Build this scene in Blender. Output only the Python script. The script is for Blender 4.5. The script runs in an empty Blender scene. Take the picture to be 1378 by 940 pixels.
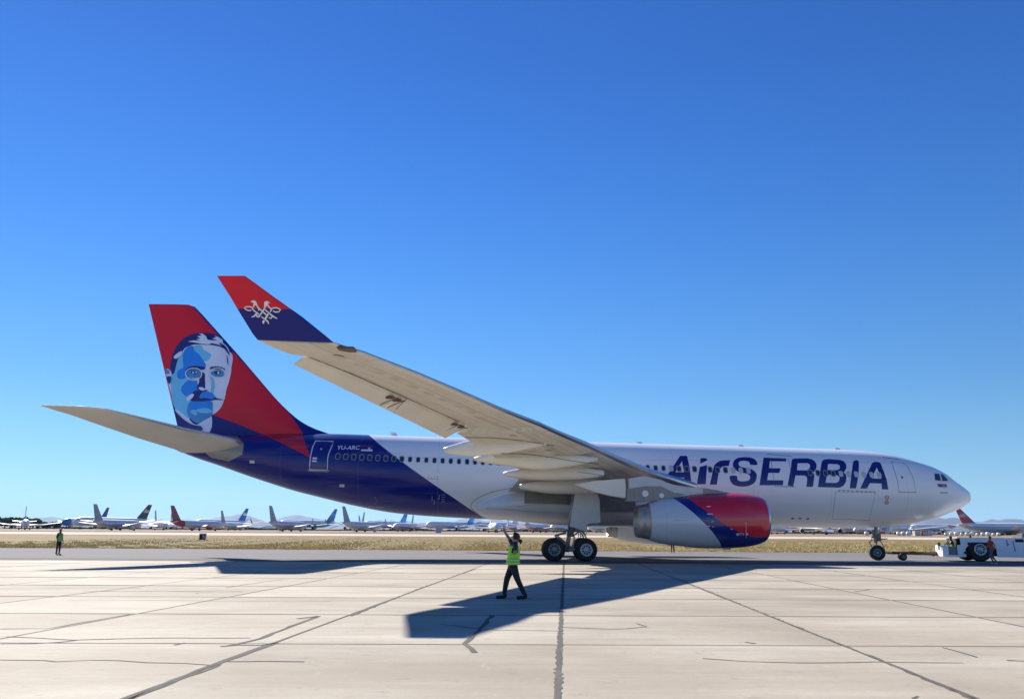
import bpy, bmesh, math, random
import numpy as np
from mathutils import Vector, Matrix
from mathutils.geometry import tessellate_polygon
random.seed(7); rng = np.random.default_rng(7)
R = math.radians
sc = bpy.context.scene
COL = sc.collection

# ------------------------------------------------------------------ camera
CF, CPITCH, CYAW, CROLL = 1084.96, 0.225507, 0.037356, 0.0063538
CP = Vector((-34.4593, -57.3091, 1.5914))
FW = Vector((math.sin(CYAW)*math.cos(CPITCH), math.cos(CYAW)*math.cos(CPITCH), math.sin(CPITCH)))
RT0 = Vector((math.cos(CYAW), -math.sin(CYAW), 0)); UP0 = RT0.cross(FW)
RT = RT0*math.cos(CROLL)+UP0*math.sin(CROLL); UP = UP0*math.cos(CROLL)-RT0*math.sin(CROLL)
cam = bpy.data.cameras.new('camera'); co = bpy.data.objects.new('camera', cam); COL.objects.link(co)
cam.sensor_width = 36; cam.lens = CF/1378*36; cam.clip_end = 60000; cam.clip_start = .1
M = Matrix((RT, UP, -FW)).transposed().to_4x4(); M.translation = CP; co.matrix_world = M
sc.camera = co

# ------------------------------------------------------------------ light
SUN = Vector((-.79, 1.335, 1.0)).normalized()
EL = math.asin(SUN.z); AZ = math.atan2(SUN.x, SUN.y)
w = bpy.data.worlds.new('World'); sc.world = w; w.use_nodes = True
nt = w.node_tree; nt.nodes.clear()
sk = nt.nodes.new('ShaderNodeTexSky'); sk.sky_type = 'NISHITA'; sk.sun_disc = False
sk.sun_elevation = EL; sk.sun_rotation = AZ
sk.altitude = 1500; sk.air_density = 1.0; sk.dust_density = .05; sk.ozone_density = 3.5
# the clear desert sky deepens with height: the physical sky blended with a tint by elevation, the same all round
tcw = nt.nodes.new('ShaderNodeTexCoord'); sxw = nt.nodes.new('ShaderNodeSeparateXYZ'); nt.links.new(tcw.outputs['Generated'], sxw.inputs[0])
rw = nt.nodes.new('ShaderNodeValToRGB'); nt.links.new(sxw.outputs[2], rw.inputs[0]); rw.color_ramp.interpolation = 'B_SPLINE'
def lin(c): return tuple((v/255/12.92 if v/255 < .04045 else ((v/255+.055)/1.055)**2.4) for v in c)
KS = 1/(.1*1.84)
for i, (e_, c_) in enumerate(((0, (182, 234, 250)), (4, (138, 210, 248)), (10, (80, 168, 246)), (20, (30, 128, 234)), (32, (0, 96, 202)), (55, (0, 74, 168)), (90, (0, 56, 138)))):
    p_ = math.sin(R(e_)); el_ = rw.color_ramp.elements[i] if i < 2 else rw.color_ramp.elements.new(p_)
    el_.position = p_; el_.color = (*[v/4 for v in lin(c_)], 1)
sc4 = nt.nodes.new('ShaderNodeVectorMath'); sc4.operation = 'SCALE'; sc4.inputs[3].default_value = KS*4; nt.links.new(rw.outputs[0], sc4.inputs[0])
dtw = nt.nodes.new('ShaderNodeVectorMath'); dtw.operation = 'DOT_PRODUCT'; nt.links.new(tcw.outputs['Generated'], dtw.inputs[0]); dtw.inputs[1].default_value = SUN
cs2 = nt.nodes.new('ShaderNodeMath'); cs2.operation = 'MULTIPLY'; nt.links.new(dtw.outputs['Value'], cs2.inputs[0]); nt.links.new(dtw.outputs['Value'], cs2.inputs[1])
ph = nt.nodes.new('ShaderNodeMath'); ph.operation = 'MULTIPLY_ADD'; nt.links.new(cs2.outputs[0], ph.inputs[0]); ph.inputs[1].default_value = KS*4*.52; ph.inputs[2].default_value = KS*4*.62; nt.links.new(ph.outputs[0], sc4.inputs[3])
mxw = nt.nodes.new('ShaderNodeMix'); mxw.data_type = 'RGBA'; mxw.inputs[0].default_value = .84; mxw.clamp_result = False
bg = nt.nodes.new('ShaderNodeBackground'); bg.inputs[1].default_value = .1
wo = nt.nodes.new('ShaderNodeOutputWorld')
nt.links.new(sk.outputs[0], mxw.inputs[6]); nt.links.new(sc4.outputs[0], mxw.inputs[7]); nt.links.new(mxw.outputs[2], bg.inputs[0]); nt.links.new(bg.outputs[0], wo.inputs[0])
sl = bpy.data.lights.new('sun', 'SUN'); sl.energy = 4.9; sl.angle = R(.53); sl.color = (1, .95, .87)
so = bpy.data.objects.new('sun', sl); COL.objects.link(so)
so.rotation_euler = SUN.to_track_quat('Z', 'Y').to_euler(); so.location = (-60, 60, 80)
sc.view_settings.view_transform = 'Standard'; sc.view_settings.look = 'None'
sc.view_settings.exposure = .90; sc.view_settings.gamma = 1
sc.render.engine = 'CYCLES'
sc.cycles.max_bounces = 6; sc.cycles.diffuse_bounces = 4; sc.cycles.glossy_bounces = 3; sc.cycles.volume_bounces = 0
sc.cycles.transparent_max_bounces = 6

# ------------------------------------------------------------------ measuring helpers: from a sight line to a real point
def ray(x, y): return FW+RT*((x-689)/CF)-UP*((y-470)/CF)
def at(x, y, Y):
    d = ray(x, y); return CP+d*((Y-CP.y)/d.y)
def atz(x, y, Z=0.):
    d = ray(x, y); return CP+d*((Z-CP.z)/d.z)
def zl(box, s, pts):                      # enlarged-crop coordinates to photo coordinates
    return [(box[0]+x/s, box[1]+y/s) for x, y in pts]
def atray(x, y, fn, Y0=-2.7):             # where the sight line meets a surface y = fn(X, Z)
    Y = Y0
    for _ in range(25):
        p = at(x, y, Y); Y = .5*Y+.5*fn(p.x, p.z)
    return at(x, y, Y)
def sm(pts, n=4, closed=True):            # catmull-rom
    P = [Vector((*p, 0)) for p in pts]; N = len(P); out = []
    for i in range(N if closed else N-1):
        a, b, c, d = (P[(i-1) % N], P[i], P[(i+1) % N], P[(i+2) % N]) if closed else (P[max(i-1, 0)], P[i], P[i+1], P[min(i+2, N-1)])
        for k in range(n):
            t = k/n
            q = .5*((2*b)+(c-a)*t+(2*a-5*b+4*c-d)*t*t+(3*b-a-3*c+d)*t**3)
            out.append((q.x, q.y))
    if not closed: out.append((P[-1].x, P[-1].y))
    return out
def stroke(pts, wd, closed=False):        # polyline -> ribbon polygon
    P = [Vector(p) for p in pts]; L = []; Rr = []
    ws = wd if isinstance(wd, (list, tuple)) else [wd]*len(P)
    for i, p in enumerate(P):
        a = P[max(i-1, 0)]; b = P[min(i+1, len(P)-1)]; d = (b-a).normalized(); n = Vector((-d.y, d.x))*ws[i]/2
        L.append(tuple(p+n)); Rr.append(tuple(p-n))
    return L+Rr[::-1]

# ------------------------------------------------------------------ materials
class S:                                   # socket arithmetic
    def __init__(s, nt, so): s.nt, s.so = nt, so
    def _m(s, op, o, rev=False, o2=None):
        n = s.nt.nodes.new('ShaderNodeMath'); n.operation = op
        a, b = (o, s) if rev else (s, o)
        for i, v in enumerate((a, b, o2)):
            if v is None: continue
            if isinstance(v, S): s.nt.links.new(v.so, n.inputs[i])
            else: n.inputs[i].default_value = v
        return S(s.nt, n.outputs[0])
    def __add__(s, o): return s._m('ADD', o)
    __radd__ = __add__
    def __sub__(s, o): return s._m('SUBTRACT', o)
    def __rsub__(s, o): return s._m('SUBTRACT', o, True)
    def __mul__(s, o): return s._m('MULTIPLY', o)
    __rmul__ = __mul__
    def gt(s, o): return s._m('GREATER_THAN', o)
    def lt(s, o): return s._m('LESS_THAN', o)
    def clamp01(s):
        r = s._m('ADD', 0.); r.so.node.use_clamp = True; return r
def newmat(name):
    m = bpy.data.materials.new(name); m.use_nodes = True
    nt = m.node_tree; b = nt.nodes['Principled BSDF']; return m, nt, b
def mix(nt, f, a, b, typ='MIX'):
    n = nt.nodes.new('ShaderNodeMix'); n.data_type = 'RGBA'; n.blend_type = typ
    for k, v in ((0, f), (6, a), (7, b)):
        if isinstance(v, S): nt.links.new(v.so, n.inputs[k])
        elif hasattr(v, 'links'): nt.links.new(v, n.inputs[k])
        elif k == 0: n.inputs[0].default_value = v
        else: n.inputs[k].default_value = (*v, 1) if len(v) == 3 else v
    return n.outputs[2]
def noise(nt, vec, scale, detail=4, rough=.55, mp=None):
    n = nt.nodes.new('ShaderNodeTexNoise'); n.inputs['Scale'].default_value = scale
    n.inputs['Detail'].default_value = detail; n.inputs['Roughness'].default_value = rough
    if mp:
        m = nt.nodes.new('ShaderNodeMapping'); m.inputs['Scale'].default_value = mp
        nt.links.new(vec, m.inputs[0]); vec = m.outputs[0]
    nt.links.new(vec, n.inputs['Vector']); return S(nt, n.outputs['Fac'])
def ramp(nt, s, a, b):
    n = nt.nodes.new('ShaderNodeMapRange'); n.inputs[1].default_value = a; n.inputs[2].default_value = b
    nt.links.new(s.so, n.inputs[0]); return S(nt, n.outputs[0])
def wpos(nt): return nt.nodes.new('ShaderNodeNewGeometry').outputs['Position']
def opos(nt): return nt.nodes.new('ShaderNodeTexCoord').outputs['Object']
def bump(nt, b, h, st=.2, dist=.02):
    n = nt.nodes.new('ShaderNodeBump'); n.inputs['Strength'].default_value = st; n.inputs['Distance'].default_value = dist
    nt.links.new(h.so, n.inputs['Height']); nt.links.new(n.outputs[0], b.inputs['Normal'])
MC = {}
def mat(name, c, rough=.5, metal=0., var=.12, scale=2., coat=0., emis=None):
    if name in MC: return MC[name]
    m, nt, b = newmat(name)
    nz = noise(nt, opos(nt), scale, 5)
    k = ramp(nt, nz, .3, .7)
    d = tuple(x*(1-var) for x in c); e = tuple(min(1, x*(1+var)) for x in c)
    nt.links.new(mix(nt, k, d, e), b.inputs['Base Color'])
    b.inputs['Roughness'].default_value = rough; b.inputs['Metallic'].default_value = metal
    b.inputs['Coat Weight'].default_value = coat; b.inputs['Coat Roughness'].default_value = .08
    if name: MC[name] = m
    return m

# ------------------------------------------------------------------ object helpers
def origin(p):
    v = Vector((0, 0, 0))
    while p is not None: v += p.location; p = p.parent
    return v
def mesh(name, V, F, m, parent=None, smooth=False, rel=False, mi=None):
    off = Vector((0, 0, 0)) if rel or parent is None else origin(parent)
    me = bpy.data.meshes.new(name); me.from_pydata([tuple(Vector(v)-off) for v in V], [], F)
    for x in (m if isinstance(m, (list, tuple)) else [m]): me.materials.append(x)
    if mi is not None: me.polygons.foreach_set('material_index', mi)
    if smooth: me.polygons.foreach_set('use_smooth', [True]*len(me.polygons))
    me.update()
    o = bpy.data.objects.new(name, me); COL.objects.link(o)
    if parent is not None: o.parent = parent
    return o
def finish(bm, name, m, parent=None, smooth=False, rel=False):
    bmesh.ops.recalc_face_normals(bm, faces=bm.faces)
    V = [v.co.copy() for v in bm.verts]; bm.verts.index_update(); F = [[v.index for v in f.verts] for f in bm.faces]; bm.free()
    return mesh(name, V, F, m, parent, smooth, rel)
def sharp(o, ang=35):
    me = o.data; bm = bmesh.new(); bm.from_mesh(me)
    for e in bm.edges:
        if len(e.link_faces) == 2 and e.calc_face_angle(0) > R(ang): e.smooth = False
    bm.to_mesh(me); bm.free(); return o
def fixn(o):
    bm = bmesh.new(); bm.from_mesh(o.data); bmesh.ops.recalc_face_normals(bm, faces=bm.faces); bm.to_mesh(o.data); bm.free(); return o
def thing(name, label, cat, loc=(0, 0, 0), rz=0, group=None):
    o = bpy.data.objects.new(name, None); COL.objects.link(o); o.location = loc; o.rotation_euler = (0, 0, rz)
    o.empty_display_size = .3
    return tag(o, label, cat, group)
def tag(o, label, cat, group=None):
    o['label'] = label; o['category'] = cat
    if group: o['group'] = group
    return o
def struct(o, kind='structure'): o['kind'] = kind; return o
def loft(rings, closed=True, caps=True):
    V = []; F = []; n = len(rings[0])
    for r in rings: V += [tuple(p) for p in r]
    for i in range(len(rings)-1):
        for j in range(n if closed else n-1):
            a = i*n+j; b = i*n+(j+1) % n; F.append((a, b, b+n, a+n))
    if caps: F.append(tuple(range(n))[::-1]); F.append(tuple(range((len(rings)-1)*n, len(rings)*n)))
    return V, F
def cyl(bm, a, b, ra, rb=None, n=12, cap=True):
    a, b = Vector(a), Vector(b); rb = ra if rb is None else rb
    d = (b-a).normalized(); u = d.orthogonal().normalized(); v = d.cross(u)
    A = []; B = []
    for i in range(n):
        t = 2*math.pi*i/n; o = u*math.cos(t)+v*math.sin(t)
        A.append(bm.verts.new(a+o*ra)); B.append(bm.verts.new(b+o*rb))
    for i in range(n): bm.faces.new((A[i], A[(i+1) % n], B[(i+1) % n], B[i]))
    if cap: bm.faces.new(A[::-1]); bm.faces.new(B)
def box(bm, lo, hi, rot=None, bev=0):
    x0, y0, z0 = lo; x1, y1, z1 = hi
    P = [(x0, y0, z0), (x1, y0, z0), (x1, y1, z0), (x0, y1, z0), (x0, y0, z1), (x1, y0, z1), (x1, y1, z1), (x0, y1, z1)]
    vs = [bm.verts.new(p) for p in P]
    fs = [bm.faces.new([vs[i] for i in f]) for f in ((3, 2, 1, 0), (4, 5, 6, 7), (0, 1, 5, 4), (1, 2, 6, 5), (2, 3, 7, 6), (3, 0, 4, 7))]
    if bev: bmesh.ops.bevel(bm, geom=list({e for f in fs for e in f.edges}), offset=bev, segments=2, affect='EDGES')
def tube(bm, pts, r, n=8):
    for a, b in zip(pts[:-1], pts[1:]): cyl(bm, a, b, r, n=n)
def prism(name, poly, y0, y1, m, parent=None, bev=.0):   # XZ polygon given thickness in Y
    bm = bmesh.new()
    A = [bm.verts.new((p[0], y0, p[1])) for p in poly]; B = [bm.verts.new((p[0], y1, p[1])) for p in poly]
    n = len(poly); bm.faces.new(A); bm.faces.new(B[::-1])
    for i in range(n): bm.faces.new((A[i], B[i], B[(i+1) % n], A[(i+1) % n]))
    if bev: bmesh.ops.bevel(bm, geom=bm.edges[:], offset=bev, segments=2, affect='EDGES')
    return finish(bm, name, m, parent)
def lathe(name, prof, axis_o, m, parent=None, n=48, tilt=0., caps=False, mi=None):   # prof: (x, r); axis along X
    rings = []
    for x, r in prof:
        rings.append([Vector((x, axis_o[0]+r*math.cos(t), axis_o[1]+(x-axis_o[2])*tilt+r*math.sin(t))) for t in np.linspace(0, 2*math.pi, n, endpoint=False)])
    V, F = loft(rings, caps=caps)
    return fixn(mesh(name, V, F, m, parent, smooth=True))
def decal(name, loops, surf, eps, m, parent, sx=6., sy=3.):   # flat paint: polygons in photo px laid on a real surface
    if isinstance(loops[0][0], (int, float)): loops = [loops]
    L3 = [[Vector((x, y, 0)) for x, y in l] for l in loops]
    T = tessellate_polygon(L3); P = [p for l in L3 for p in l]
    bm = bmesh.new(); vs = [bm.verts.new(p) for p in P]
    for t in T:
        try: bm.faces.new([vs[i] for i in t])
        except ValueError: pass
    xs = [p.x for p in P]; ys = [p.y for p in P]
    for lo, hi, st, ax in ((min(xs), max(xs), sx, 0), (min(ys), max(ys), sy, 1)):
        for k in np.arange(math.floor(lo/st)*st+st, hi, st):
            co_ = [0, 0, 0]; no = [0, 0, 0]; co_[ax] = k; no[ax] = 1
            bmesh.ops.bisect_plane(bm, geom=bm.verts[:]+bm.edges[:]+bm.faces[:], plane_co=co_, plane_no=no, dist=1e-5)
    bm.verts.index_update()
    V = []
    for v in bm.verts:
        V.append(surf(v.co.x, v.co.y, eps))
    F = [[v.index for v in f.verts] for f in bm.faces]; bm.free()
    o = mesh(name, V, F, m, parent)
    # orient towards -Y
    bm = bmesh.new(); bm.from_mesh(o.data)
    for f in bm.faces:
        f.normal_update()
        if f.normal.y > 0: f.normal_flip()
        f.smooth = True
    bm.to_mesh(o.data); bm.free()
    return o
def text_loops(txt, size=1., shear=0.):       # triangles of built-in lettering as 2D mesh
    cu = bpy.data.curves.new('t', 'FONT'); cu.body = txt; cu.size = size; cu.shear = shear; cu.fill_mode = 'FRONT'; cu.resolution_u = 3; cu.offset = .02
    o = bpy.data.objects.new('t', cu); COL.objects.link(o)
    me = bpy.data.meshes.new_from_object(o.evaluated_get(bpy.context.evaluated_depsgraph_get()))
    V = [(v.co.x, v.co.y) for v in me.vertices]; F = [list(p.vertices) for p in me.polygons]
    bpy.data.objects.remove(o); bpy.data.curves.remove(cu); bpy.data.meshes.remove(me)
    return V, F
def text_decal(name, txt, x0, y0, x1, y1, surf, eps, m, parent, shear=0., skew=0.):
    V, F = text_loops(txt, 1, shear)
    ax = min(v[0] for v in V); bx = max(v[0] for v in V); ay = min(v[1] for v in V); by = max(v[1] for v in V)
    P = []
    for x, y in V:
        u = (x-ax)/(bx-ax); v = (y-ay)/(by-ay)
        P.append(surf(x0+(x1-x0)*u, y1+(y0-y1)*v+skew*u, eps))
    return mesh(name, P, F, m, parent)

# ================================================================== GROUND
def gz(Y):                                   # height of the airfield beyond the taxiway
    return float(np.interp(Y, [-1e5, 27.4, 170, 230, 330, 3000, 40000], [0, 0, .94, 1.49, 2.2, 18.2, 30]))
def flat_mat(name, c1, c2, scale, mp=(1, 1, 1), rough=.9, fine=8., bst=.3, c3=None):
    m, nt, b = newmat(name); P = wpos(nt)
    a = noise(nt, P, scale, 6, .6, mp); f = noise(nt, P, fine, 5, .7)
    c = mix(nt, ramp(nt, a, .35, .65), c1, c2)
    if c3: c = mix(nt, ramp(nt, noise(nt, P, scale*2.7, 4, .6, mp), .5, .62), c, c3)
    c = mix(nt, ramp(nt, f, .3, .7)*.35, c, (.5, .5, .5), 'OVERLAY')
    nt.links.new(c, b.inputs['Base Color']); b.inputs['Roughness'].default_value = rough; b.inputs['Specular IOR Level'].default_value = .06
    bump(nt, b, f, bst, .03); return m
m_dirt = flat_mat('dirt', (.25, .18, .12), (.32, .24, .165), .012, (1, 5, 1), fine=.8)
m_road = flat_mat('pale_gravel', (.52, .45, .36), (.60, .52, .43), .02, (1, 4, 1), fine=2)
m_grass = flat_mat('dry_grass', (.23, .155, .065), (.185, .145, .055), .03, (1, 7, 1), fine=1.4, c3=(.34, .25, .12))
m_asph = flat_mat('asphalt', (.175, .165, .165), (.215, .205, .20), .05, (1, 8, 1), fine=14)
m_asph2 = flat_mat('asphalt_shoulder', (.125, .115, .11), (.15, .14, .135), .05, (1, 8, 1), fine=14)
# terrain: one sheet to the horizon
ys = [-400, -120, 20, 60, 110, 170, 230, 280, 330, 450, 700, 1200, 2000, 3000, 5200]; xs = np.linspace(-5200, 5200, 41)
V = [(x, y, gz(y)-(.05 if y > 28 else .08)) for y in ys for x in xs]; n = len(xs)
F = [(j*n+i, j*n+i+1, (j+1)*n+i+1, (j+1)*n+i) for j in range(len(ys)-1) for i in range(n-1)]
struct(mesh('ground', V, F, m_dirt))
def band(name, ya, yb, m, x0=-900, x1=900, dz=0., ny=8, nx=60, jit=0.):
    V = []; F = []; yy = np.linspace(ya, yb, ny+1); xx = np.linspace(x0, x1, nx+1)
    for j, y in enumerate(yy):
        for x in xx:
            q = y+(random.uniform(-jit, jit) if j in (0, ny) else 0)
            V.append((x, q, gz(q)+dz))
    k = nx+1
    for j in range(ny):
        for i in range(nx): F.append((j*k+i, j*k+i+1, (j+1)*k+i+1, (j+1)*k+i))
    return mesh(name, V, F, m)
struct(band('grass_field', 27.6, 171, m_grass, dz=-.012, ny=30, nx=240, jit=.35))
struct(band('gravel_road', 168, 232, m_road, dz=.02, nx=200, jit=3))
# runway beyond, slightly darker strip
struct(band('far_taxiway', 262, 300, flat_mat('far_asphalt', (.22, .19, .17), (.26, .23, .20), .02, (1, 5, 1)), dz=.03, x0=-500, x1=60, nx=40, jit=1))
# taxiway with a straight near edge parallel to the slab rows
TR = math.tan(R(.9))
def rowY(k, X): return -44.66+4.45*k-TR*(X+33.8)
SK = .1035
def colX(j, Y): return -32.76+4.27*j+SK*(Y+40)
def strip(name, k0, k1, m, z, xa=-420, xb=420):
    V = [(xa, rowY(k0, xa), z), (xb, rowY(k0, xb), z), (xb, k1 if k1 > 20 else rowY(k1, xb), z), (xa, k1 if k1 > 20 else rowY(k1, xa), z)]
    return mesh(name, V, [(0, 1, 2, 3)], m)
struct(strip('taxiway', 7.99, 27.75, m_asph, -.004))
struct(strip('taxiway_shoulder', 7.99, 8.95, m_asph2, 0.))
# concrete apron: sealant bed, slabs, sealed cracks
m_seal = flat_mat('joint_sealant', (.125, .115, .105), (.17, .155, .14), .8, fine=9)
m_conc, nt, b = newmat('concrete'); P = wpos(nt)
oi = nt.nodes.new('ShaderNodeObjectInfo'); rnd = S(nt, oi.outputs['Random'])
big = noise(nt, P, .22, 6, .6, (1, 1.6, 1)); streak = noise(nt, P, .5, 6, .65, (.35, 3, 1)); fine = noise(nt, P, 11, 6, .75); spk = noise(nt, P, 42, 3, .7)
c = mix(nt, ramp(nt, big, .36, .64), (.375, .32, .24), (.515, .46, .365))
c = mix(nt, ramp(nt, streak, .45, .72)*.7, c, (.33, .285, .225))
c = mix(nt, ramp(nt, noise(nt, P, .9, 8, .75), .58, .72)*.35, c, (.58, .54, .46))
c = mix(nt, ramp(nt, noise(nt, P, .13, 5, .7), .5, .66)*.4, c, (.36, .30, .23)); c = mix(nt, ramp(nt, fine, .35, .7)*.28, c, (.28, .25, .21)); c = mix(nt, ramp(nt, spk, .60, .70)*.45, c, (.22, .20, .18)); c = mix(nt, ramp(nt, noise(nt, P, 1.9, 5, .8), .58, .70)*.6, c, (.25, .215, .175)); c = mix(nt, ramp(nt, noise(nt, P, 3.1, 7, .8, (1, .35, 1)), .60, .72)*.4, c, (.60, .57, .50))
v = nt.nodes.new('ShaderNodeHueSaturation'); nt.links.new(c, v.inputs['Color']); nt.links.new((rnd*.20+.89).so, v.inputs['Value'])
nt.links.new(v.outputs[0], b.inputs['Base Color']); b.inputs['Roughness'].default_value = .85; b.inputs['Specular IOR Level'].default_value = .15
bump(nt, b, fine, .35, .012)
apron = struct(strip('apron', -34, 7.99, m_seal, -.022, -360, 300))
G = .024
def slab_verts(j, k, g=G):
    out = []
    for (jj, kk, sx, sy) in ((j, k, 1, 1), (j+1, k, -1, 1), (j+1, k+1, -1, -1), (j, k+1, 1, -1)):
        Y = -44.66+4.45*kk; 
        for _ in range(4): X = colX(jj, Y); Y = rowY(kk, X)
        out.append((X+sx*g, Y+sy*g))
    return out
def slab_geo(q, V, F, c=(0, 0)):
    a = len(V)
    cx = sum(p[0] for p in q)/4; cy = sum(p[1] for p in q)/4
    ins = [(p[0]+(cx-p[0])*.004, p[1]+(cy-p[1])*.004) for p in q]
    V += [(p[0]-c[0], p[1]-c[1], -.03) for p in q]+[(p[0]-c[0], p[1]-c[1], -.007) for p in q]+[(p[0]-c[0], p[1]-c[1], 0) for p in ins]
    for s in (0, 4):
        for i in range(4): F.append((a+s+i, a+s+(i+1) % 4, a+s+4+(i+1) % 4, a+s+4+i))
    F.append((a+8, a+9, a+10, a+11))
q0 = slab_verts(0, 0); c0 = (sum(p[0] for p in q0)/4, sum(p[1] for p in q0)/4); V = []; F = []
slab_geo(q0, V, F, c0); slab_me = bpy.data.meshes.new('slab'); slab_me.from_pydata(V, [], F); slab_me.materials.append(m_conc)
SV = []; SF = []; ns = 0
for k in range(-34, 8):
    for j in range(-75, 76):
        q = slab_verts(j, k); c = Vector((sum(p[0] for p in q)/4, sum(p[1] for p in q)/4, 0))
        d = (c-CP).dot(FW); u = (c-CP).dot(RT)/max(d, .1)*CF+689 if d > 0 else 9999
        near = d > 3 and -170-1200/d < u < 1378+170+1200/d and k >= -1
        if near and ns < 300:
            o = bpy.data.objects.new('slab', slab_me); COL.objects.link(o); o.parent = apron
            o.location = (c.x, c.y, random.uniform(-.0025, .0025)); ns += 1
        else: slab_geo(q, SV, SF)
o = mesh('slab_field', SV, SF, m_conc, apron); o['kind'] = 'stuff'
def crack(pts, wd, jit=.3, dens=3, nm='crack_sealant', mt=None):
    P = [atz(x, y) for x, y in pts]; Q = []
    for a, b_ in zip(P[:-1], P[1:]):
        L = (b_-a).length; n = max(1, int(L*dens))
        for i in range(n): Q.append(a.lerp(b_, i/n))
    Q.append(P[-1]); V = []; N = len(Q)
    for i, p in enumerate(Q):
        t = (Q[min(i+1, N-1)]-Q[max(i-1, 0)]).normalized(); nn = Vector((-t.y, t.x, 0)); s = nn*random.uniform(-.02, .02)
        ww = wd*random.uniform(1-jit, 1+jit)*.5
        V += [p+s+nn*ww+Vector((0, 0, .0045)), p+s-nn*ww+Vector((0, 0, .0045))]
    F = [(2*i, 2*i+1, 2*i+3, 2*i+2) for i in range(N-1)]
    o = mesh(nm, V, F, mt or m_seal, apron); return o
Z5 = lambda *p: zl((0, 730), 2.996, p); Z6 = lambda *p: zl((460, 730), 2.996, p); Z7 = lambda *p: zl((900, 730), 2.883, p)
for pts, wd in ((Z5((0, 347), (195, 345), (520, 288)), .04), (Z5((30, 378), (160, 384), (290, 392), (450, 387), (640, 383), (820, 384), (1010, 383)), .05),
                (Z5((0, 407), (130, 407), (240, 400), (310, 392)), .04), (Z5((0, 472), (180, 473), (230, 478), (360, 474), (480, 474), (600, 483), (740, 486), (855, 493)), .035),
                (Z5((920, 478), (1228, 478)), .04), (Z5((890, 418), (960, 412), (1050, 413), (1112, 403)), .09), (Z5((1285, 295), (1150, 345), (1050, 385), (930, 414)), .09),
                (Z5((1110, 403), (1060, 420), (860, 492)), .10), (Z5((860, 492), (700, 555), (520, 629)), .06), (Z5((705, 412), (740, 403)), .05),
                (Z5((1200, 306), (1280, 297)), .10), (Z6((607, 292), (560, 345), (522, 385), (495, 407), (515, 425), (532, 443)), .085),
                (Z6((403, 328), (480, 337), (555, 347), (640, 352), (870, 355)), .04), (Z6((890, 340), (1000, 345), (1080, 347), (1150, 346), (1225, 338), (1187, 325)), .045),
                (Z7((132, 448), (300, 460), (500, 466), (800, 462), (1145, 466)), .035), (Z7((1055, 405), (1120, 420), (1190, 443)), .04), (Z7((1310, 455), (1378, 458)), .04),
                (Z7((720, 190), (780, 180)), .05), (Z7((300, 385), (332, 391)), .07), (Z7((940, 603), (972, 596)), .035),
                (Z5((790, 203), (800, 203)), .08), (Z5((910, 180), (1030, 162), (1140, 147)), .05)): crack(pts, wd)
# the wide ragged joint in front and the heavier one to its right
crack([(758.6, 758), (757.5, 790), (755, 830), (752, 880), (751.3, 945)], .07, .6, 12)
crack([(900, 773.4), (1040, 830), (1170, 882), (1312, 941)], .05, .45, 6)
crack([(472, 828.5), (560, 793), (640, 765)], .06, .4, 5); crack([(297, 893.6), (173, 940.4)], .05, .4, 5)

# dark stained bands where the long joints have been resealed, and hairline cracks far out
m_stain = flat_mat('joint_stain', (.17, .15, .125), (.25, .225, .185), .6, fine=6)
def gcrack(P, wd, jit, nm, mt, z=.0035):
    V = []; N = len(P)
    for i, p in enumerate(P):
        t = (P[min(i+1, N-1)]-P[max(i-1, 0)]).normalized(); nn = Vector((-t.y, t.x, 0)); ww = wd*random.uniform(1-jit, 1+jit)*.5
        V += [p+nn*ww+Vector((0, 0, z)), p-nn*ww+Vector((0, 0, z))]
    return mesh(nm, V, [(2*i, 2*i+1, 2*i+3, 2*i+2) for i in range(N-1)], mt, apron)
for k in range(0, 9):
    wd = (.07, .10, .13, .15, .18, .19, .2, .22, .22)[k]; x = -112
    while x < 40:
        L = random.uniform(6, 26); g_ = wd*random.choice((.45, .8, 1, 1.25)); n_ = int(L*1.5)
        P = [Vector((x+L*i/n_, rowY(k, x+L*i/n_)+random.uniform(-.015, .015), 0)) for i in range(n_+1)]; gcrack(P, g_, .45, 'joint_stain', m_stain if random.random() < .6 else m_seal); x += L+random.choice((0, 0, .6))
for j in range(-15, 14):
    y = -58.
    while y < -9.4:
        L = random.uniform(4, 14); y1 = min(y+L, -9.3); n_ = max(3, int(L*2)); P = [Vector((colX(j, yy)+random.uniform(-.006, .006), yy, 0)) for yy in np.linspace(y, y1, n_)]
        gcrack(P, random.choice((.05, .055, .065)), .25, 'joint_sealant', m_seal if random.random() < .7 else m_stain, .003); y = y1
for i in range(34):
    Y = random.uniform(-40, -12); x = random.uniform(-80, 10); L = random.uniform(2, 9); n_ = int(L*1.6)+2; a_ = random.uniform(-.06, .06); ph_ = random.uniform(0, 6)
    gcrack([Vector((x+L*j/n_, Y+a_*L*j/n_+.12*math.sin(ph_+j*.8), 0)) for j in range(n_+1)], random.uniform(.03, .10), .5, 'hairline_crack', m_stain, .003)

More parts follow.
